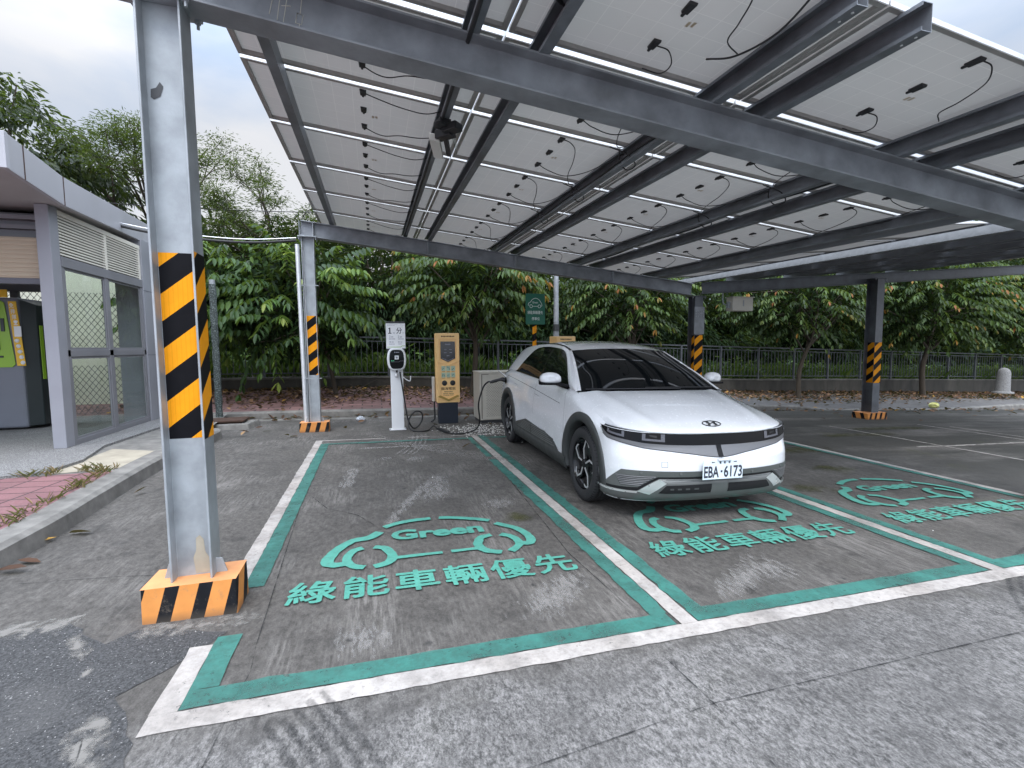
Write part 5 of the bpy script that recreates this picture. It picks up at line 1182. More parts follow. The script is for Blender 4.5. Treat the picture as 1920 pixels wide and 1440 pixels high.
# hatch and tail
def hatch(u, t):
    a = roof(u, 1); au = abs(u); b = (u * .74, 4.56 - .1 * au ** 3, 1.02); return tuple(lerp(a[i], b[i], t) for i in range(3))
body.grid([[hatch(u, t) for t in np.linspace(0, 1, 10)] for u in np.linspace(-1, 1, 21)])
def tail(u, t):
    z = lerp(1.02, .25, t); x = ip(z, [.25, .5, 1.02], [.8, .84, .74]); return (u * x, ip(z, [.25, .5, .8, 1.02], [4.52, 4.635, 4.6, 4.56]) - .16 * abs(u) ** 4, z)
body.grid([[tail(u, t) for t in np.linspace(0, 1, 12)] for u in np.linspace(-1, 1, 21)])
for sg in (-1, 1):
    body.grid([[(sg * side(4.62, z), 4.6, z), (sg * .74, 4.4, z)] for z in np.linspace(.25, .98, 6)])
bo = body.build("body", 'paint', car)
_me = bo.data; _bm = bmesh.new(); _bm.from_mesh(_me); bmesh.ops.remove_doubles(_bm, verts=_bm.verts, dist=.0012); bmesh.ops.recalc_face_normals(_bm, faces=_bm.faces)
for e in _bm.edges:
    if len(e.link_faces) == 2 and e.calc_face_angle(0) > radians(32): e.smooth = False
_bm.to_mesh(_me); _bm.free()
# dark floor and inner skins so nothing shows through
m = MB(); m.box(-.82, .82, .25, 4.5, .19, .24); m.box(-.5, .5, .3, 4.4, .24, .75); m.build("underbody", 'car_void', car)
# glazing
def patch(fn, us_, vs_, name, mat, parent=car, solid=None, flip=False):
    m = MB(); m.grid([[fn(u, v) for v in vs_] for u in us_]); return m.build(name, mat, parent, solid=solid)
def wind(u, t, off=.004):
    au = abs(u); a = .985 + .165 * au * au, lerp(1.052, 1.03, au * au)
    sS = lerp(1.165, 1.97, t); xr, zr = rail_(sS); 
    sc = lerp(.99, 1.862, t); zcn = lerp(1.052, 1.478, t) + .045 * sin(pi * t)
    s = lerp(sc, sS, au ** 2.2); return (u * (xr - .035 * (1 - .2 * t)), s - off * .6, zcn + (zr - .004 - zcn) * au ** 2.4 + off)
ws = patch(wind, np.linspace(-1, 1, 33), np.linspace(0, 1, 17), "windscreen", 'glass_black')
m = MB()
for sg in (-1, 1):
    m.grid([[tuple(lerp(wind(sg, t)[i], (sg * rail_(lerp(1.165, 1.97, t))[0], lerp(1.165, 1.97, t), rail_(lerp(1.165, 1.97, t))[1])[i], q) for i in range(3)) for q in (0, .5, .98)] for t in np.linspace(0, 1, 14)])
m.build("a_pillar_skin", 'paint', bo)
m = MB(); m.tube([wind(u, .012, .012) for u in np.linspace(-.95, .3, 14)], .007, 6); m.tube([wind(u, .03, .012) for u in np.linspace(-.2, .9, 14)], .007, 6); m.build("wiper", 'black', car)
m = MB(); m.grid([[(wind(u, 0)[0], wind(u, 0)[1] + dy, wind(u, 0)[2] + dz) for dy, dz in ((-.02, -.012), (.0, -.004), (.03, .004))] for u in np.linspace(-1, 1, 25)]); m.build("cowl_trim", 'car_black', car)
for sg in (-1, 1):
    m = MB(); m.grid([[(sg * (roof(1, t)[0] - d), roof(1, t)[1] - (.0 if d < .01 else .012), roof(1, t)[2] + .004 + h) for d, h in ((-.002, .0), (.018 * (1 - t), .009))] for t in np.linspace(0, .55, 20)]); m.build("roof_seam_strip", 'car_black', car)
GT = ([1.39, 1.62, 1.9, 2.02, 2.12, 2.25, 2.45, 2.7, 2.95, 3.15, 3.26, 3.36, 3.64], [1.055, 1.205, 1.365, 1.425, 1.455, 1.474, 1.489, 1.499, 1.498, 1.484, 1.45, 1.375, 1.15])
def gtop(s): return ip(s, *GT)
def gbot(s): return lerp(1.047, 1.145, (s - 1.39) / 2.25)
def onside(s, z, off):
    zb = zc_(s); zr = rail_(s)[1]
    if z <= zb: return side(s, z) + off
    return upper(s, (z - zb) / (zr - zb))[0] + off
gs = list(np.linspace(1.39, 3.64, 56))
for sg in (-1, 1):
    m = MB(); m.grid([[(sg * onside(s, lerp(gbot(s), max(gbot(s) + .002, gtop(s)), v), .005), s, lerp(gbot(s), max(gbot(s) + .002, gtop(s)), v)) for v in np.linspace(0, 1, 9)] for s in gs])
    g = m.build("side_window", 'glass_black', car)
    m = MB(); m.grid([[(sg * onside(s, gbot(s) + dz, o), s, gbot(s) + dz) for dz, o in ((-.016, .004), (-.014, .012), (.004, .012), (.006, .004))] for s in gs]); m.build("window_trim", 'car_black', g)
    m = MB(); m.grid([[(sg * onside(s + (z - 1.1) * .05, z, .0065), s + (z - 1.1) * .05, z) for s in (2.43, 2.5)] for z in np.linspace(1.1, 1.47, 8)]); m.build("window_pillar", 'car_black', g)
# panel gaps
def gap(pts, name="gap_and_crease_shade", w=.005):
    for sg in (-1, 1):
        m = MB(); n = len(pts); rows = []
        for i, (s, z) in enumerate(pts):
            a = Vector(pts[max(0, i - 1)]); b = Vector(pts[min(n - 1, i + 1)]); t = (b - a).normalized(); q = Vector((-t.y, t.x)) * w / 2
            rows.append([(sg * onside(s + q.x, z + q.y, .0012), s + q.x, z + q.y), (sg * onside(s - q.x, z - q.y, .0012), s - q.x, z - q.y)])
        m.grid(rows, smooth=False); m.build(name, 'crease', bo)
def seg(a, b, n=14): return [(lerp(a[0], b[0], i / n), lerp(a[1], b[1], i / n)) for i in range(n + 1)]
gap(seg((2.54, .5), (2.5, .75)) + seg((2.5, .76), (2.44, 1.085)), w=.004)
gap(seg((3.95, 1.05), (2.47, .948)) + seg((2.45, .946), (1.5, .876)), w=.006)
gap(seg((2.46, .893), (2.27, .877), 4), w=.004); gap(seg((3.52, .955), (3.36, .943), 4), w=.004)
gap(seg((1.40, 1.04), (1.36, .95)) + seg((1.358, .94), (1.33, .55), 10), w=.004)
gap(seg((.5, .805), (.47, .79), 3) + seg((.468, .788), (.44, .785), 3), w=.004)
# wheel arch cladding
def ring(c, r0, r1, a0, a1, off, th, name, mat, n=40):
    for sg in (-1, 1):
        m = MB(); rows = []
        for i in range(n + 1):
            a = lerp(a0, a1, i / n); row = []
            for r, o in ((r0 - .01, -.10), (r0, off - .03), (r0 + .012, off), (r1 - .012, off), (r1, off - .006), (r1 + .001, -.012)):
                s = c - r * cos(a); z = ZW + r * sin(a); row.append((sg * (side(s, max(.2, z)) + o), s, z))
            rows.append(row)
        m.grid(rows); m.build(name, mat, car)
for c, a0, a1 in ((AX[0], -.33, pi + .28), (AX[1], -.26, pi + .33)):
    ring(c, .415, .505, a0, a1, .016, .03, "wheel_arch_trim", 'clad')
    for sg in (-1, 1):
        m = MB(); rows = [[(sg * x, c - (.425 if x > .6 else .42) * cos(a), ZW + .425 * sin(a)) for x in (.93, .8, .55)] for a in np.linspace(-.3, pi + .3, 28)]
        m.grid(rows); m.add([(sg * .55, c - .43 * cos(a), ZW + .43 * sin(a)) for a in np.linspace(-.3, pi + .3, 28)], [tuple(range(28))]); m.build("wheel_well", 'car_void', car)
# sill cladding with ribbed door trim
TZ = ([1.27, 1.385, 1.47, 1.70, 2.82, 3.36, 3.43], [.215, .27, .33, .452, .522, .405, .39])
for sg in (-1, 1):
    m = MB(); m.grid([[(sg * (side(s, z) + o), s, z) for z, o in ((.185, -.03), (.20, .012), (.30, .02), (.335, .018), (.345, .004))] for s in np.linspace(1.26, 3.44, 30)]); m.build("sill", 'clad', car)
    m = MB(); rows = []
    for s in np.linspace(1.40, 3.42, 60):
        zt = max(.345, ip(s, *TZ)); rows.append([(sg * (side(s, lerp(.335, zt, v)) + o), s, lerp(.335, zt, v)) for v, o in ((0, .011), (.5, .011), (.97, .010), (1, .001))])
    m.grid(rows); dt = m.build("door_trim", 'clad', car)
    m = MB()
    for k in range(6):
        z = .372 + k * .021; s0 = 1.62 + k * .07; s1 = 3.2 - k * .062
        m.grid([[(sg * (side(s, z + dz) + o), s, z + dz) for dz, o in ((0, .011), (.002, .015), (.008, .015), (.010, .011))] for s in list(np.linspace(s0, 2.52, 10))]); m.grid([[(sg * (side(s, z + dz) + o), s, z + dz) for dz, o in ((0, .011), (.002, .015), (.008, .015), (.010, .011))] for s in list(np.linspace(2.56, s1, 10))])
    m.build("trim_ribs", 'clad_light', dt)
# front trim pieces, given as (phi, z) outlines on the front fascia
def band(top, bot, off, name, mat, n=40, mirror=True, parent=car, p0=None, p1=None, edge=.0):
    P0 = max(top[0][0], bot[0][0]) if p0 is None else p0; P1 = min(top[-1][0], bot[-1][0]) if p1 is None else p1
    objs = []
    for sg in ((1, -1) if mirror else (1,)):
        m = MB(); rows = []
        for i in range(n + 1):
            p = lerp(P0, P1, i / n); zt = ip(p, [a for a, b in top], [b for a, b in top]); zb = ip(p, [a for a, b in bot], [b for a, b in bot])
            if zb > zt: zb = zt
            r_ = [front(p * sg, lerp(zb, zt, v), off) for v in (0, .25, .5, .75, 1)]
            if edge: r_ = [front(p * sg, zb - .001, 0)] + r_ + [front(p * sg, zt + .001, 0)]
            rows.append(r_)
        m.grid(rows); objs.append(m.build(name, mat, parent))
    return objs
LIP = [(-1, .812), (-.85, .803), (-.65, .79), (-.46, .776), (-.1, .769), (0, .769)]
BB = [(-.985, .80), (-.965, .785), (-.855, .742), (-.772, .73), (-.568, .707), (-.45, .69), (-.28, .677), (-.1, .667), (0, .664)]
VB = [(-1, .80), (-.95, .745), (-.867, .715), (-.748, .70), (-.633, .682), (-.453, .65), (-.265, .627), (-.115, .6), (0, .568)]
band(LIP, BB, .004, "grille_panel", 'car_black', p0=-.985, p1=0)
band(BB, VB, .003, "lower_grille_ledge", 'paint_dim', p0=-.985, p1=0)  # ledge grey is its reflection and shade put into the paint colour
for sg in (1, -1):
    m = MB(); m.grid([[front(sg * p, z + dz, .0045) for dz in (-.003, .003)] for p, z in [(lerp(a[0], b[0], k / 6), lerp(a[1], b[1], k / 6)) for a, b in zip(VB[1:], VB[2:]) for k in range(7)]], smooth=False); m.build("bumper_crease_shade", 'crease', bo)  # dark line painted along the V edge for the shade of its crease
band([(-.04, .672), (0, .672)], [(-.04, .60), (0, .572)], .006, "centre_seam", 'car_black', n=4, p0=-.0045, p1=0)
for pa, pb, nm in ((-.865, -.637, "outer"), (-.465, -.285, "inner")):
    for sg in (1, -1):
        hl = None
        m = MB()
        zt = lambda p: lipz(p) - .006; zb = lambda p: ip(p, [a for a, b in BB], [b for a, b in BB]) + (.022 if nm == "inner" else .02)
        W_ = .03
        def quadp(p0, p1, f0, f1): m.grid([[front(sg * lerp(p0, p1, i / 6), f(lerp(p0, p1, i / 6)), .0075) for f in (f0, f1)] for i in range(7)], smooth=False)
        quadp(pa, pb, zb, lambda p: zb(p) + .017); quadp(pa, pa + W_, lambda p: zb(p) + .017, zt); quadp(pb - W_, pb, lambda p: zb(p) + .017, zt)
        hl = m.build("headlight", 'lamp_frame', car)
        m = MB(); m.grid([[front(sg * lerp(pa + .06, pb - .06, i / 4), f(lerp(pa, pb, i / 4)), .0072) for f in (lambda p: zb(p) + .034, lambda p: zt(p) - .012)] for i in range(5)], smooth=False); m.build("lens", 'screen', hl)
GTp = [(-.927, .315), (-.682, .467), (-.417, .467), (-.12, .46), (0, .458)]
GBt = [(-.927, .307), (-.508, .318), (-.348, .413), (-.115, .41), (0, .41)]
SKT = [(-1, .285), (-.518, .285), (-.338, .395), (-.115, .388), (0, .387)]
band(GTp, GBt, .004, "bumper_insert", 'clad_light', n=80)
band([(-1, .312), (-.927, .312), (-.508, .322), (-.348, .418), (0, .415)], [(-1, .27), (-.518, .275), (-.338, .385), (0, .375)], .0025, "bumper_gap", 'car_void', n=80)
for sg in (1, -1):
    m = MB()
    for k in range(6):
        z0_ = .332 + k * .0148; q = (z0_ - .32) / .097
        a, b = lerp(-.685, -.748, max(0, (z0_ - .335) / .082)), lerp(-.502, -.348, q)
        m.grid([[front(sg * lerp(a, b, i / 8), z0_ + dz, o) for dz, o in ((0, .004), (.001, .011), (.0085, .012), (.0095, .004))] for i in range(9)])
    m.build("bumper_ribs", 'paint_dim', car)
SKB = [(-1, .205), (-.5, .195), (0, .19)]
band(SKT, SKB, .016, "skid_plate", 'skid', n=90, edge=.01)
for sg in (1, -1):
    m = MB(); Q = [(-.518, .286), (-.338, .397), (-.283, .357), (-.41, .258)]
    m.grid([[front(sg * lerp(lerp(Q[0][0], Q[1][0], i / 8), lerp(Q[3][0], Q[2][0], i / 8), v), lerp(lerp(Q[0][1], Q[1][1], i / 8), lerp(Q[3][1], Q[2][1], i / 8), v), .022 - .004 * v) for v in (0, .5, 1)] for i in range(9)]); m.build("skid_bevel", 'skid_light', car)
    m = MB(); m.grid([[front(sg * lerp(-1, -.515, i / 14), z, .019) for z in (.268, .287)] for i in range(15)]); m.build("skid_edge", 'skid_light', car)
band([(-.34, .276), (-.285, .34), (-.02, .345)], [(-.34, .272), (-.285, .268), (-.02, .265)], .019, "lower_intake", 'car_void', p0=-.34, p1=-.025)
band([(-.30, .39), (-.02, .385)], [(-.30, .37), (-.02, .362)], .0175, "skid_upper_face", 'paint_dim', p0=-.29, p1=-.02)
m = MB(); 
for i in range(4): m.add([front(p, z, .021) for p, z in ((-.26 + i * .05, .30), (-.235 + i * .05, .30), (-.235 + i * .05, .315), (-.26 + i * .05, .315))], [(0, 1, 2, 3)])
m.build("intake_louvre", 'clad', car)
for p, z in ((-.485, .448), (-.195, .442), (.153, .432), (.47, .44)):
    m = MB(); c0 = Vector(front(p, z, .003)); c1 = Vector(front(p, z, .009)); m.tube([c0, c1], .011, 12); m.build("parking_sensor", 'clad_light', car)
m = MB(); P4 = [(-.325, .497), (-.282, .497), (-.282, .542), (-.325, .542)]
for a, b in zip(P4, P4[1:] + P4[:1]): m.tube([front(a[0], a[1], .0005), front(b[0], b[1], .0005)], .0016, 4)
m.build("tow_eye_cover", 'crease', bo)
# emblem on the bonnet: slanted H in an oval ring
def hn(x, t): return Vector(hood(x / .85, t))
e0 = Vector(hood(-.03 / .85 * 0, .115)); eN = (Vector(hood(.05, .115)) - Vector(hood(-.05, .115))).cross(Vector(hood(0, .16)) - Vector(hood(0, .07))).normalized()
if eN.z < 0: eN = -eN
eX = Vector((1, 0, 0)); eY = eN.cross(eX).normalized(); E_ = lambda x, y, o=.004: e0 + eX * x + eY * y + eN * o
em = MB(); em.tube([E_(.088 * cos(a), .044 * sin(a)) for a in np.linspace(0, 2 * pi, 41)], .0042, 8, caps=False); emo = em.build("emblem", 'dark_metal', car)
em = MB()
def ep(poly, o=.006): em.prism([E_(x, y, o) for x, y in poly], eN * .004)
ep([(-.052, -.032), (-.032, -.036), (-.018, -.004), (-.022, .034), (-.045, .026), (-.036, .002)]); ep([(.052, .032), (.032, .036), (.018, .004), (.022, -.034), (.045, -.026), (.036, -.002)]); ep([(-.022, -.010), (-.005, -.004), (.022, .010), (.02, .016), (.004, .008), (-.02, -.002)])
em.build("emblem_letter", 'dark_metal', emo)
# number plate
pl = MB(); pl.box(-.205, .182, -.034, -.026, .392, .555); po = pl.build("number_plate", 'plate', car, .004)
Pf = lambda x, y: (x, -.0352, y)
m = MB(); put_text(m, "EBA", Pf, .142, .098, -.196, .408, .025); put_text(m, "6173", Pf, .178, .098, -.005, .408, .025)
m.add([Pf(-.037, .45), Pf(-.019, .45), Pf(-.019, .468), Pf(-.037, .468)], [(0, 1, 2, 3)]); m.build("plate_lettering", 'ink', po)
m = MB(); 
for i, ch in enumerate("電動車"): put_text(m, ch, Pf, .02, .022, -.052 + i * .044, .523, .02)
for x in (-.118, .088):
    m.tube([(x, -.0352, .538), (x + .022, -.0352, .538)], .0035, 6); m.ball((x + (.0 if x < 0 else .022), -.0352, .538), .007, .002, .006, 8, 6)
m.build("plate_small_marks", 'ink', po)
m = MB(); m.box(-.07, .06, -.05, -.024, .553, .566); m.build("plate_bracket", 'paint', po, .003)
# mirrors
for sg in (-1, 1):
    m = MB(); rows = []; n = 18
    for s_, k, zz in ((-.055, .35, .005), (-.05, .7, .003), (-.03, .93, 0), (.0, 1, 0), (.045, 1, 0), (.055, .9, 0)):
        row = []
        for j in range(n):
            a = 2 * pi * j / n; e = .6; cx = abs(cos(a)) ** e * (1 if cos(a) > 0 else -1); sz = abs(sin(a)) ** e * (1 if sin(a) > 0 else -1)
            hx = .112; hz = .08 if sz > 0 else .038; 
            if sz > 0: cx = cos(a); sz = abs(sin(a)) ** .75
            row.append((sg * (1.02 + hx * cx * k), 1.50 + s_ + .04 * (cx * .5 + .5), 1.135 + zz + hz * sz * k))
        rows.append(row)
    m.grid(rows, closed=True); m.add(rows[0], [tuple(range(n))])
    mo = m.build("wing_mirror", 'paint', car)
    m = MB(); rows = [[(sg * (1.02 + .118 * cx), 1.45 + dy + .04 * (cx * .5 + .5), 1.1 + dz) for cx in np.linspace(-1, 1, 9)] for dy, dz in ((.0, .0), (-.012, -.012), (.0, -.022), (.09, -.022), (.1, .01), (.1, .03))]
    m.grid(rows); m.build("mirror_base", 'car_black', mo)
    m = MB(); m.add([(sg * (1.02 + .1 * cos(a)), 1.553 + .02 * cos(a), 1.14 + .055 * sin(a)) for a in np.linspace(0, 2 * pi, 20)], [tuple(range(20))]); m.build("mirror_glass", 'glass_black', mo)
    m = MB(); m.hexa([(sg * .84, 1.42, 1.05), (sg * .95, 1.46, 1.075), (sg * .95, 1.53, 1.075), (sg * .84, 1.55, 1.05), (sg * .84, 1.42, 1.085), (sg * .95, 1.46, 1.1), (sg * .95, 1.53, 1.1), (sg * .84, 1.55, 1.085)]); m.build("mirror_arm", 'car_black', mo, .006)
# charge flap, opened, and black connector socket
m = MB(); m.prism([(-.94, 3.93, 1.02), (-.94, 4.05, 1.02), (-1.06, 4.06, 1.115), (-1.06, 3.94, 1.115)], (.006, 0, .008)); m.build("charge_flap", 'paint', car, .003)
m = MB(); m.lathe([(0, -.006), (.05, -.004), (.055, .0), (.05, .004)], 16, 'X', (-.938, 3.99, .965)); m.build("charge_port", 'car_black', car)
# wheels
def wheel(c, sg):
    w = bpy.data.objects.new("wheel", None); COL.objects.link(w); w.parent = car; w.location = (sg * .80, c, .362); w.empty_display_size = .1
    R_ = .362; m = MB()
    prof = [(.25, -.115), (.262, -.122), (.30, -.128), (.335, -.122), (.352, -.108), (.3605, -.095)]
    for g in (-.062, -.02, .022, .064): prof += [(.362, g - .013), (.3545, g - .011), (.3545, g - .003), (.362, g - .001)]
    prof += [(.3605, .095), (.352, .108), (.335, .122), (.30, .128), (.262, .122), (.25, .115)]
    m.lathe([(r, x * sg) for r, x in prof], 56, 'X'); 
    # shoulder sipes
    for j in range(64):
        a = 2 * pi * j / 64
        for sx in (-1, 1):
            p = lambda r, x: (x * sx, r * cos(a + x * .12), r * sin(a + x * .12)); m.tube([p(.3612, .078), p(.3535, .112), p(.343, .12)], .003, 3, 1, False)
    m.build("tyre", ['tyre', 'car_void'], w)
    m = MB(); m.lathe([(.25, .11 * sg), (.246, .095 * sg), (.235, .07 * sg), (.2, .055 * sg), (.06, .05 * sg), (0, .052 * sg)], 48, 'X'); rim = m.build("rim", 'rim_black', w)
    m = MB()
    def rp(r, a, x=.098): return (x * sg, r * cos(a) * sg, r * sin(a))
    for k in range(5):
        a = 2 * pi * k / 5 + .25
        def bar(pts, w0, w1, mm, x=.1):
            rows = []
            for i, (r, aa) in enumerate(pts):
                q = Vector(rp(r, aa)); q0 = Vector(rp(*pts[max(0, i - 1)])); q1 = Vector(rp(*pts[min(len(pts) - 1, i + 1)])); t = (q1 - q0).normalized(); nn = t.cross(Vector((1, 0, 0))); ww = lerp(w0, w1, i / (len(pts) - 1))
                rows.append([q + nn * ww + Vector((-.006 * sg, 0, 0)), q + nn * ww, q - nn * ww, q - nn * ww + Vector((-.006 * sg, 0, 0))])
            mm.grid(rows, smooth=False)
        bar([(.045, a), (.14, a + .16), (.236, a - .1)], .0078, .0085, m, .1); bar([(.236, a - .1), (.228, a - .34), (.205, a - .5)], .0085, .005, m, .1)
    m.build("spokes", 'rim_silver', rim)
    m = MB()
    for k in range(5):
        a = 2 * pi * k / 5 + .25
        rows = [[rp(.05, a - .5, .075), rp(.05, a + .5, .075)], [rp(.15, a - .05, .088), rp(.15, a + .3, .088)], [rp(.238, a - .4, .085), rp(.238, a + .02, .085)]]; m.grid(rows, smooth=False)
    m.lathe([(.045, .098 * sg), (.04, .105 * sg), (0, .106 * sg)], 20, 'X'); m.lathe([(.0, .1062 * sg), (.016, .1065 * sg), (.018, .1055 * sg)], 16, 'X'); m.build("spoke_webs", 'rim_black', rim)
    m = MB(); m.lathe([(0, .03 * sg), (.15, .03 * sg), (.155, .02 * sg)], 32, 'X'); m.build("brake_disc", 'steel', w)
for c in AX:
    for sg in (-1, 1): wheel(c, sg)
# charging cable from the pedestal to the rear wing
def carw(x, s, z): return car_M @ Vector((x, s, z))
car_M = Matrix.LocRotScale(car.location, Euler(car.rotation_euler), Vector((1, 1, 1)))
A = carw(-.94, 3.99, .965)
t = thing("charging_cable", "black charging cable looping on the ground from the pedestal to the car's rear", "cable", (1.3, 6.7, gz(1.3)))
loc = lambda p: Vector(p) - t.location
g = gz(1.6) + .014
pts = [(1.34, 6.66, 1.02), (1.36, 6.63, .85), (1.40, 6.62, .55), (1.45, 6.64, .2), (1.53, 6.7, .02), (1.62, 6.78, .0), (1.72, 6.82, .12), (1.71, 6.78, .26), (1.6, 6.72, .3), (1.49, 6.66, .2), (1.46, 6.58, .06), (1.52, 6.5, g + .01), (1.66, 6.42, g), (1.8, 6.5, g), (1.92, 6.75, g + .03), (1.98, 6.5, g), (2.08, 6.15, g), (2.24, 6.0, g - .005), (2.45, 6.1, g - .01), (2.6, 6.15, .03), (2.62, 6.0, .2), (2.56, 5.8, .5), (2.6, 5.62, .78), (2.66, 5.52, .88), A + Vector((-.2, .12, -.03))]
m = MB(); m.tube(catmull([loc(p) for p in pts], 8), .0135, 8); m.build("lead", 'rubber', t)
pts = [A + Vector((-.22, .13, -.035)), A + Vector((-.14, .09, -.01)), A + Vector((-.06, .03, .015)), A + Vector((0, 0, 0))]
m = MB(); m.tube(catmull([loc(p) for p in pts], 5), [.02, .022, .026, .027, .027, .027, .026, .025, .024, .026, .03, .034, .036, .036, .036, .036][:16], 10); m.build("plug", 'black', t)
m = MB(); m.tube([loc((1.98, 6.5, g + .012)), loc((2.03, 6.3, g + .014)), loc((2.1, 6.12, g + .012))], [.022, .036, .02], 10); m.build("inline_box", 'black', t)
# ------------------------------------------------------------------ vegetation
def unit(a): return a / np.maximum(1e-9, np.linalg.norm(a, axis=-1, keepdims=True))
def leaf_mesh(name, P, D, Nn, Ln, Wd, rnd, mat, parent=None, fold=.12, droop=.12):
    n = len(P); D = unit(D); S = unit(np.cross(D, Nn)); Nn = np.cross(S, D)
    Ln = np.broadcast_to(Ln, n)[:, None]; Wd = np.broadcast_to(Wd, n)[:, None]
    f = Wd * fold; V = np.empty((n, 6, 3))
    V[:, 0] = P
    V[:, 1] = P + D * .3 * Ln + S * .42 * Wd + Nn * f; V[:, 5] = P + D * .3 * Ln - S * .42 * Wd + Nn * f
    V[:, 2] = P + D * .66 * Ln + S * .40 * Wd + Nn * (f - droop * .5 * Ln); V[:, 4] = P + D * .66 * Ln - S * .40 * Wd + Nn * (f - droop * .5 * Ln)
    V[:, 3] = P + D * Ln - Nn * droop * 1.4 * Ln
    base = (np.arange(n) * 6)[:, None]
    F = np.concatenate([base + np.array([0, 5, 4, 3]), base + np.array([0, 3, 2, 1])], 1).reshape(-1)
    me = bpy.data.meshes.new(name); me.vertices.add(n * 6); me.vertices.foreach_set("co", V.reshape(-1).astype(np.float32))
    me.loops.add(n * 8); me.loops.foreach_set("vertex_index", F.astype(np.int32)); me.polygons.add(n * 2)
    me.polygons.foreach_set("loop_start", (np.arange(n * 2) * 4).astype(np.int32)); me.polygons.foreach_set("loop_total", np.full(n * 2, 4, np.int32))
    at = me.attributes.new("rnd", 'FLOAT', 'POINT'); at.data.foreach_set("value", np.repeat(np.broadcast_to(rnd, n), 6).astype(np.float32))
    me.update(calc_edges=True); me.validate(); me.materials.append(MT[mat])
    o = bpy.data.objects.new(name, me); COL.objects.link(o)
    if parent: o.parent = parent
    return o
def fronds(rng, B, Dd, FL, k, leaf, ldroop=.55, sag=.38):
    """pinnate sprays: base B, direction Dd, length FL, k leaflet pairs -> leaf arrays"""
    n = len(B); Dd = unit(Dd); z = np.array([0, 0, 1.]); S = unit(np.cross(Dd, z)); P = []; D = []; Nn = []; L_ = []; R = []; fr = rng.random(n)
    for j in range(k):
        t = (j + .6) / k
        p = B + Dd * (FL * t)[:, None] - z * (sag * FL * t * t)[:, None]; tan = unit(Dd - z * (2 * sag * t))
        for s in (-1, 1):
            d = tan * .4 + S * s * .6 - z * ldroop + rng.normal(0, .14, (n, 3)); P.append(p); D.append(d); Nn.append(z * .8 + S * s * .5 + rng.normal(0, .12, (n, 3)))
            L_.append(leaf * (1.05 - .35 * abs(t - .45)) * rng.uniform(.8, 1.15, n)); R.append(np.clip(fr * .75 + .25 * rng.random(n) + (.16 if j > k - 2 else 0) * rng.random(n), 0, 1))
        if j == k - 1: P.append(p); D.append(tan - z * .4); Nn.append(np.tile(z, (n, 1)) + Dd * .2); L_.append(np.full(n, leaf * .95)); R.append(np.clip(fr + .1, 0, 1))
    return [np.concatenate(a) for a in (P, D, Nn, L_, R)]
def limbs(m, rng, base, top, r0, ends, r1=.012, wob=.12):
    path = catmull([base, (lerp(base[0], top[0], .35) + wob * rng.normal() * .5, lerp(base[1], top[1], .35) + wob * rng.normal() * .5, lerp(base[2], top[2], .35)), (lerp(base[0], top[0], .7) + wob * rng.normal() * .5, lerp(base[1], top[1], .7), lerp(base[2], top[2], .7)), top], 5)
    m.tube(path, [lerp(r0, r0 * .45, i / (len(path) - 1)) for i in range(len(path))], 9)
    for e in ends:
        i0 = rng.integers(int(len(path) * .45), len(path)); a = path[i0]; e = Vector(e); mid = a.lerp(e, .5) + Vector((rng.normal() * .15, rng.normal() * .15, .12 + rng.normal() * .08)); p = catmull([a, mid, e], 5)
        m.tube(p, [lerp(r0 * .38, r1, i / (len(p) - 1)) for i in range(len(p))], 6)
def spray_tree(name, label, base, trunk_top, cc, rad, nf, seed, mat, FL=(.6, 1.0), leaf=.2, wid=.36, k=7, group=None, lo=-1, r0=.08):
    rng = np.random.default_rng(seed); t = thing(name, label, "tree", base, group=group); b = np.array(base); cc = np.array(cc) - b; tt_ = np.array(trunk_top) - b
    U = unit(rng.normal(size=(nf, 3))); U[:, 2] = np.where(U[:, 2] < lo, -U[:, 2], U[:, 2]); rr = rng.uniform(.35, 1., nf) ** .5; C = cc + U * np.array(rad) * rr[:, None] * .8
    out = C - (cc - np.array([0, 0, .3 * rad[2]])); out = unit(out * np.array([1, 1, .45]) + rng.normal(0, .25, (nf, 3)))
    a = fronds(rng, C, out, rng.uniform(*FL, nf), k, leaf); P, D, Nn, L_, R = a
    o = leaf_mesh("foliage", P, D, Nn, L_, L_ * wid, R, mat, t)
    ni = nf * 26; u = unit(rng.normal(size=(ni, 3))) * (rng.random(ni) ** .45)[:, None] * np.array(rad) * .92; u[:, 1] += rad[1] * .25
    leaf_mesh("inner_foliage", cc + u, rng.normal(0, 1, (ni, 3)) - [0, 0, .7], rng.normal(0, .5, (ni, 3)) + [0, 0, 1], leaf * rng.uniform(.6, 1.1, ni), leaf * .34, np.clip(rng.random(ni) * 1.02, 0, 1), 'leaf_shaded', t)  # crown interior in near-black leaves: its shade is in their colour
    m = MB(); ends = [tuple(C[i]) for i in rng.choice(nf, min(nf, 34), False)]; limbs(m, rng, (0, 0, -.1), tuple(tt_), r0, ends); m.build("trunk", 'bark', t)
    return t
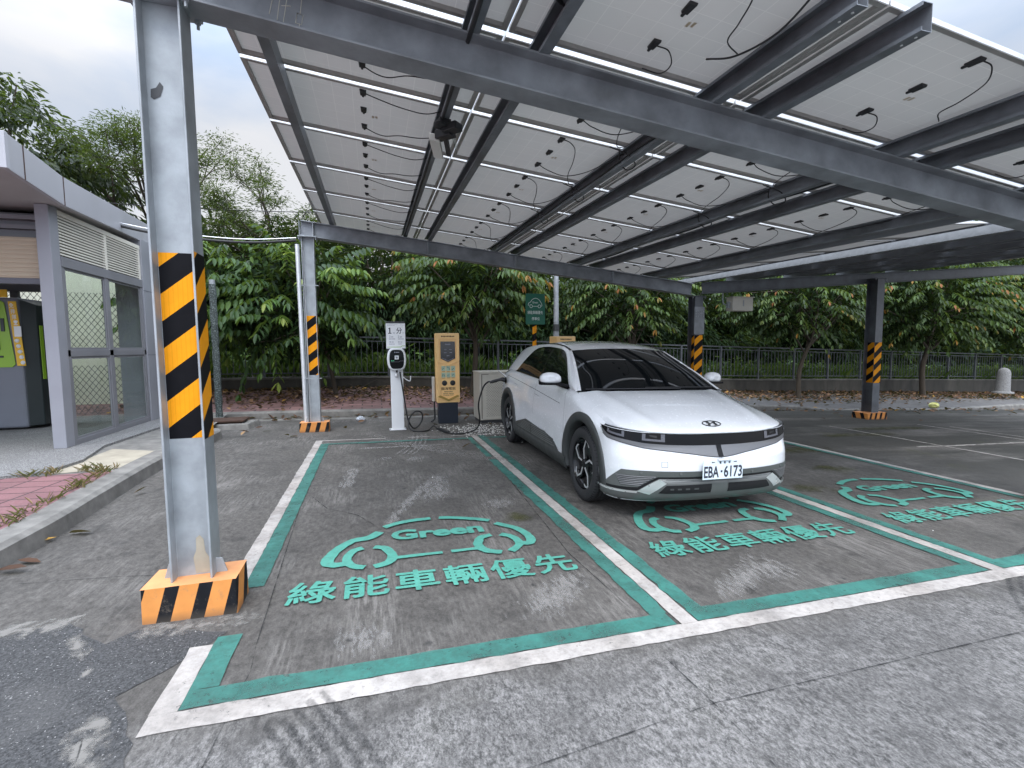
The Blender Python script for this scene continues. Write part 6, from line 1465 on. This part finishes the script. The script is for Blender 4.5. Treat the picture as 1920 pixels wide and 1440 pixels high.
def clump_tree(name, label, base, h, crown, nclump, per, seed, mat, leaf=.14, wid=.3, cr=.5, group=None, r0=.16, cat="tree", hang=.35, flat=1., nlimb=22):
    """crown: list of (dx,dy,dz, rx,ry,rz) lobes"""
    rng = np.random.default_rng(seed); t = thing(name, label, cat, base, group=group); CC = []
    w = np.array([c[3] * c[4] * c[5] for c in crown]) ** .66; w /= w.sum()
    for c, kk in zip(crown, rng.multinomial(nclump, w)):
        u = unit(rng.normal(size=(kk, 3))) * (rng.uniform(.25, 1, kk) ** .4)[:, None]; CC.append(np.array(c[:3]) + u * np.array(c[3:]))
    CC = np.concatenate(CC); n = len(CC); mid = CC.mean(0)
    Cn = np.repeat(CC, per, 0); u = unit(rng.normal(size=(n * per, 3))); P = Cn + u * (cr * rng.uniform(.2, 1, n * per) ** .6)[:, None] * np.array([1, 1, .65 * flat])
    D = u * np.array([1, 1, .5]) + unit(Cn - mid) * .5 - np.array([0, 0, hang]) + rng.normal(0, .2, (n * per, 3)); Nn = np.tile([0, 0, 1.], (n * per, 1)) + rng.normal(0, .45, (n * per, 3))
    L_ = leaf * rng.uniform(.65, 1.25, n * per); R = np.clip(np.repeat(rng.random(n), per) * .6 + rng.random(n * per) * .4, 0, 1)
    leaf_mesh("crown", P, D, Nn, L_, L_ * wid, R, mat, t)
    m = MB(); limbs(m, rng, (0, 0, -.2), (mid[0], mid[1], max(.4 * h, mid[2] * .8)), r0, [tuple(CC[i]) for i in rng.choice(n, min(n, nlimb), False)], .015, .3); m.build("trunk", 'bark', t)
    return t
# street trees with hanging sprays, in front of the wall
spray_tree("street_tree", "young tree with long drooping bright green sprays behind the far left column", (.0, 10.6, .3), (-.3, 10.4, 2.2), (-.75, 10.0, 2.55), (1.75, 1.3, 1.6), 125, 21, 'leaf_compound', (.65, 1.15), .25, .36, 7, "street trees along the wall", r0=.06)
spray_tree("street_tree", "tree with olive and orange leaves rising behind the golden kiosk", (3.35, 10.2, .3), (3.45, 10.1, 2.6), (3.3, 9.9, 3.1), (2.0, 1.4, 1.25), 140, 22, 'leaf_olive', (.5, .9), .22, .36, 6, "street trees along the wall", r0=.085)
spray_tree("street_tree", "thin tree with hanging sprays behind the windscreen of the white car", (7.9, 10.4, .15), (8.0, 10.3, 2.4), (7.9, 10.2, 2.95), (2.3, 1.2, 1.25), 150, 23, 'leaf_olive', (.5, .85), .19, .36, 6, "street trees along the wall", lo=-1, r0=.05)
spray_tree("street_tree", "leaning tree with a pale trunk between the bonnet and the dark column", (14.1, 10.3, -.2), (14.7, 10.3, 2.6), (14.3, 10.4, 3.0), (3.3, 1.5, 1.45), 280, 24, 'leaf_olive', (.5, .85), .19, .38, 6, "street trees along the wall", r0=.08)
spray_tree("street_tree", "dark-trunked tree right of the lone column with orange-tipped leaves", (20.0, 10.5, -.38), (20.0, 10.4, 2.6), (20.2, 10.4, 3.1), (4.4, 1.6, 1.9), 420, 25, 'leaf_olive', (.55, .95), .21, .38, 6, "street trees along the wall", r0=.1)
spray_tree("street_tree", "spreading tree at the far right edge above the bollard", (26.5, 10.8, -.6), (26.2, 10.6, 2.6), (26.5, 10.6, 3.3), (4.6, 1.8, 2.3), 400, 26, 'leaf_olive', (.6, 1.0), .22, .38, 6, "street trees along the wall", r0=.1)
spray_tree("street_tree", "leafy tree low behind the near column at the left end of the fence", (-3.2, 10.9, .38), (-2.9, 10.6, 2.3), (-2.75, 10.4, 2.7), (1.25, 1.2, 1.25), 110, 27, 'leaf_compound', (.6, 1.0), .24, .36, 7, "street trees along the wall", r0=.07)
# dark dense trees beyond the fence
bg_lab = ["dark dense tree beyond the fence at its left end", "dark dense tree beyond the fence behind the far left column", "dark dense tree beyond the fence above the white charging pedestal", "dark dense tree beyond the fence above the golden kiosk", "dark dense tree beyond the fence behind the green sign", "dark dense tree beyond the fence over the car's roof", "dark dense tree beyond the fence behind the meter box", "dark dense tree beyond the fence behind the pale leaning trunk", "dark dense tree beyond the fence left of the lone column", "dark dense tree beyond the fence right of the lone column", "dark dense tree beyond the fence above the bollard", "dark dense tree beyond the fence at the right edge"]
bx = [(-4.6, 15.5, 4.4), (-1.2, 15.8, 5.3), (1.6, 14.6, 5.6), (4.4, 15.2, 5.4), (7.4, 14.8, 5.2), (10.5, 15.4, 5.2), (13.8, 15.4, 5.6), (17.5, 16.2, 6.4), (21.5, 16.5, 7.2), (26, 17.5, 8), (31.5, 18.5, 9), (38, 20, 10)]
for i, (x, y, h) in enumerate(bx):
    s_ = 1 + .25 * (i > 7)
    clump_tree("dense_tree", bg_lab[i], (x, y, wallbot(x) + .3), h, [(0, 0, h * .62, 1.9 * s_, 1.5, h * .36), (-1.0, -.4, h * .32, 1.3 * s_, 1.1, h * .3), (1.0, -.5, h * .3, 1.3 * s_, 1.1, h * .28)], 250, 46, 40 + i, 'leaf_shaded', .24 * s_, .24, .55, "dense trees beyond the fence", .15)
# hedge filling the gaps further back
rng = np.random.default_rng(77); n = 44000
P = np.stack([rng.uniform(-9, 48, n), rng.uniform(18.5, 21.5, n), rng.uniform(-1.2, 6.2, n) * rng.uniform(.6, 1, n)], 1); P[:, 2] += -.012 * P[:, 0] * 1.5 + .5 * np.sin(P[:, 0] * .9) * (P[:, 2] / 5); P[:, 2] *= 1 + np.clip(P[:, 0], 0, 40) * .02; P[:14000, 1] -= 1.6; P[:14000, 2] = np.array([wallbot(q) for q in P[:14000, 0]]) + rng.uniform(.1, 2.4, 14000)
o = leaf_mesh("thicket", P, rng.normal(0, 1, (n, 3)) + [0, -.4, -.4], rng.normal(0, .5, (n, 3)) + [0, -.3, 1], rng.uniform(.35, .75, n), rng.uniform(.16, .3, n), rng.random(n) * .8, 'leaf_shaded'); tag(o, "dark thicket closing the view behind the dense trees", "thicket", kind='stuff')
# big trees on the left
t = clump_tree("mango_tree", "tall round tree with drooping bronze-green leaves at the left edge above the booth", (-10.2, 17.0, .4), 9, [(0, 0, 6.6, 3.2, 2.6, 2.6), (-2.2, 0, 7.2, 2.6, 2.2, 2.2), (1.9, -.4, 5.2, 2.4, 2, 2.1), (-1, 0, 4, 3, 2, 1.8)], 380, 60, 61, 'leaf_mango', .24, .38, .5, None, .3, hang=.95)
def airy_tree(name, label, base, h, w, seed, per=64, leaf=.115):
    rng = np.random.default_rng(seed); t = thing(name, label, "tree", base, group="tall feathery trees"); m = MB(); tips = []
    def grow(p, d, L_, r, lev):
        q = p + d * L_; mid = p + d * L_ * .5 + Vector(rng.normal(0, .06 * L_, 3)); pts = catmull([p, mid, q], 3); m.tube(pts, [lerp(r, r * .62, i / (len(pts) - 1)) for i in range(len(pts))], 6 if lev < 3 else 4, caps=False)
        if lev >= 5: tips.append(q); tips.append(mid); return
        if lev >= 3: tips.append(q)
        for _ in range(3 if lev < 2 else 2 + (rng.random() < .45)):
            dd = (d + Vector(rng.normal(0, .48, 3)) + Vector((0, 0, .12))).normalized(); dd.z = max(dd.z, -.1); grow(q, Vector((dd.x * w, dd.y * w, dd.z)).normalized(), L_ * rng.uniform(.62, .86), r * .6, lev + 1)
    grow(Vector((0, 0, 0)), Vector((.03, 0, 1)), h * .3, .16, 0); m.build("trunk", 'bark', t)
    T = np.array([tuple(v) for v in tips]); n = len(T); Cn = np.repeat(T, per, 0); N_ = len(Cn); u = unit(rng.normal(size=(N_, 3)))
    P = Cn + u * rng.uniform(.05, .5, N_)[:, None] * np.array([1.1, 1.1, .3]); D = u * np.array([1, 1, .25]) + rng.normal(0, .3, (N_, 3)) + [0, 0, .08]
    L_ = leaf * rng.uniform(.6, 1.3, N_); leaf_mesh("crown", P, D, np.tile([0, 0, 1.], (N_, 1)) + rng.normal(0, .35, (N_, 3)), L_, L_ * .26, np.clip(np.repeat(rng.random(n), per) * .6 + rng.random(N_) * .4, 0, 1), 'leaf_airy', t)
    return t
airy_tree("feathery_tree", "tall airy tree with fine leaves and thin limbs left of the near column", (-6.9, 18.2, .5), 8.6, 1.15, 71, per=52)
airy_tree("feathery_tree", "airy tree with fine leaves between the near column and the solar roof", (-2.9, 17.6, .5), 7.6, 1.15, 75, per=52)
airy_tree("feathery_tree", "airy fine-leaved tree half hidden by the left edge of the solar roof", (.3, 18.4, .5), 7.6, 1.1, 79, per=52)
# grass behind the fence, shrubs
rng = np.random.default_rng(5); n = 26000
X = rng.uniform(-9, 40, n); Y = rng.uniform(11.75, 15.5, n); Z = np.array([wallbot(x) for x in X]) + .27 + (Y - 11.6) * .05
A = rng.uniform(0, 2 * pi, n); D = np.stack([.5 * np.cos(A), .5 * np.sin(A), np.ones(n)], 1); Nn = np.stack([np.sin(A), -np.cos(A), .3 * np.ones(n)], 1)
hgt = rng.uniform(.2, .75, n) * (.6 + .5 * np.sin(X * 1.3) ** 2)
tag(leaf_mesh("tall_grass", np.stack([X, Y, Z], 1), D, Nn, hgt, hgt * .09, rng.random(n), 'leaf_grass', droop=.25), "tall green grass growing behind the fence", "grass", kind='stuff')
n = 7000; X = rng.uniform(-8, 40, n); Y = rng.uniform(11.9, 14.5, n); Z = np.array([wallbot(x) for x in X]) + .3 + rng.uniform(0, .9, n) * np.abs(np.sin(X * .8))
tag(leaf_mesh("undergrowth", np.stack([X, Y, Z], 1), rng.normal(0, 1, (n, 3)) + [0, -.5, .1], rng.normal(0, .4, (n, 3)) + [0, 0, 1], rng.uniform(.12, .26, n), rng.uniform(.05, .1, n), rng.random(n) * .85, 'leaf_compound'), "low leafy undergrowth behind the fence", "undergrowth", kind='stuff')
# fallen leaves along the wall, on the pavement, in the gutter and scattered on the concrete
def surf(x, y):
    if y < kerb_y(x): return gz(x) + .004
    if y < kerb_y(x) + .16: return gz(x) + kerb_h(x)
    t_ = min(1, max(0, (y - kerb_y(x) - .16) / (11.55 - kerb_y(x) - .16))); return lerp(gz(x) + kerb_h(x), wallbot(x), t_ ** 1.1) + .004
X = []; Y = []
for n_, y0, y1, pw in ((6500, 11.45, 9.5, 2.0), (1300, 11.4, 8.8, 1.0), (420, 8.62, 8.2, 1.4), (70, 8.2, 6.3, 1.5)):
    x = rng.uniform(-4, 30, n_); f_ = rng.random(n_) ** pw; X.append(x); Y.append(y0 + (y1 - y0) * f_ - (0 if n_ > 1000 else .035 * np.maximum(x, 0)))
for x, y in ((-1.42, 2.3), (-1.40, 2.4), (-1.43, 1.9), (-1.38, 3.4), (-1.45, 1.75), (-.45, 6.4), (-1.2, 6.6), (1.4, 5.1), (2.1, 4.9), (-1.3, 4.9)): X.append(np.array([x])); Y.append(np.array([y]))
X = np.concatenate(X); Y = np.concatenate(Y); n = len(X); A = rng.uniform(0, 2 * pi, n)
Z = np.array([surf(a, b) for a, b in zip(X, Y)]) + rng.uniform(.004, .03, n)
tag(leaf_mesh("leaf_litter", np.stack([X, Y, Z], 1), np.stack([np.cos(A), np.sin(A), rng.normal(0, .22, n)], 1), np.stack([rng.normal(0, .35, n), rng.normal(0, .35, n), np.ones(n)], 1), rng.uniform(.08, .18, n), rng.uniform(.045, .085, n), rng.random(n), 'leaf_dry', fold=.3, droop=-.15), "brown fallen leaves strewn along the wall and the kerb", "fallen leaves", kind='stuff')
# twigs lying by the wall
m = MB()
for i in range(26):
    x = rng.uniform(0, 24); y = rng.uniform(10.2, 11.4); z = surf(x, y) + .02; a = rng.uniform(0, 6.3); l_ = rng.uniform(.3, 1.0); m.tube(catmull([(x, y, z), (x + l_ * .4 * cos(a), y + l_ * .2 * sin(a), z + .1 * rng.random()), (x + l_ * cos(a), y + l_ * .4 * sin(a), z + .3 * rng.random())], 3), .007, 4)
tag(m.build("fallen_twigs", 'bark'), "dry fallen twigs lying among the leaves by the wall", "twigs", kind='stuff')
# white gravel chips by the chargers and small grit on the ground
m = MB()
for i in range(560):
    x = rng.normal(2.75, .38); y = rng.normal(6.45, .3) if i < 500 else rng.normal(6.25, .6); r = rng.uniform(.006, .02)
    if i > 548: x = rng.uniform(-.5, 6); y = rng.uniform(.5, 6); r = rng.uniform(.004, .008)
    z = gz(x) + .005; m.add([(x - r, y - r * .6, z), (x + r, y - r * .3, z), (x + r * .2, y + r, z), (x, y, z + r * rng.uniform(.6, 1.2))], [(0, 1, 3), (1, 2, 3), (2, 0, 3)])
tag(m.build("gravel_chips", 'ac_white'), "white gravel chips scattered on the concrete by the chargers", "gravel", kind='stuff')
# grass tufts along the left kerb
X = []; Y = []
for cx_, cy_, k_ in ((-1.72, 2.35, 40), (-1.74, 2.6, 40), (-1.76, 2.9, 50), (-1.78, 3.3, 70), (-1.80, 3.45, 50), (-1.82, 3.75, 45), (-1.84, 3.95, 60), (-2.05, 4.0, 40), (-2.3, 3.95, 60), (-2.45, 3.9, 45), (-1.95, 4.0, 50)):
    k_ = k_ // 2; X.append(rng.normal(cx_, .035, k_)); Y.append(rng.normal(cy_, .06, k_))
X = np.concatenate(X); Y = np.concatenate(Y); n = len(X); A = rng.uniform(0, 2 * pi, n); h_ = rng.uniform(.04, .12, n)
tag(leaf_mesh("grass_tufts", np.stack([X, Y, np.array([gz(x) + .14 for x in X])], 1), np.stack([.9 * np.cos(A), .9 * np.sin(A), np.ones(n)], 1), np.stack([np.sin(A), -np.cos(A), np.full(n, .4)], 1), h_, .005, rng.random(n), 'tuft', droop=.3), "dry grass tufts growing along the left kerb", "grass", kind='stuff')
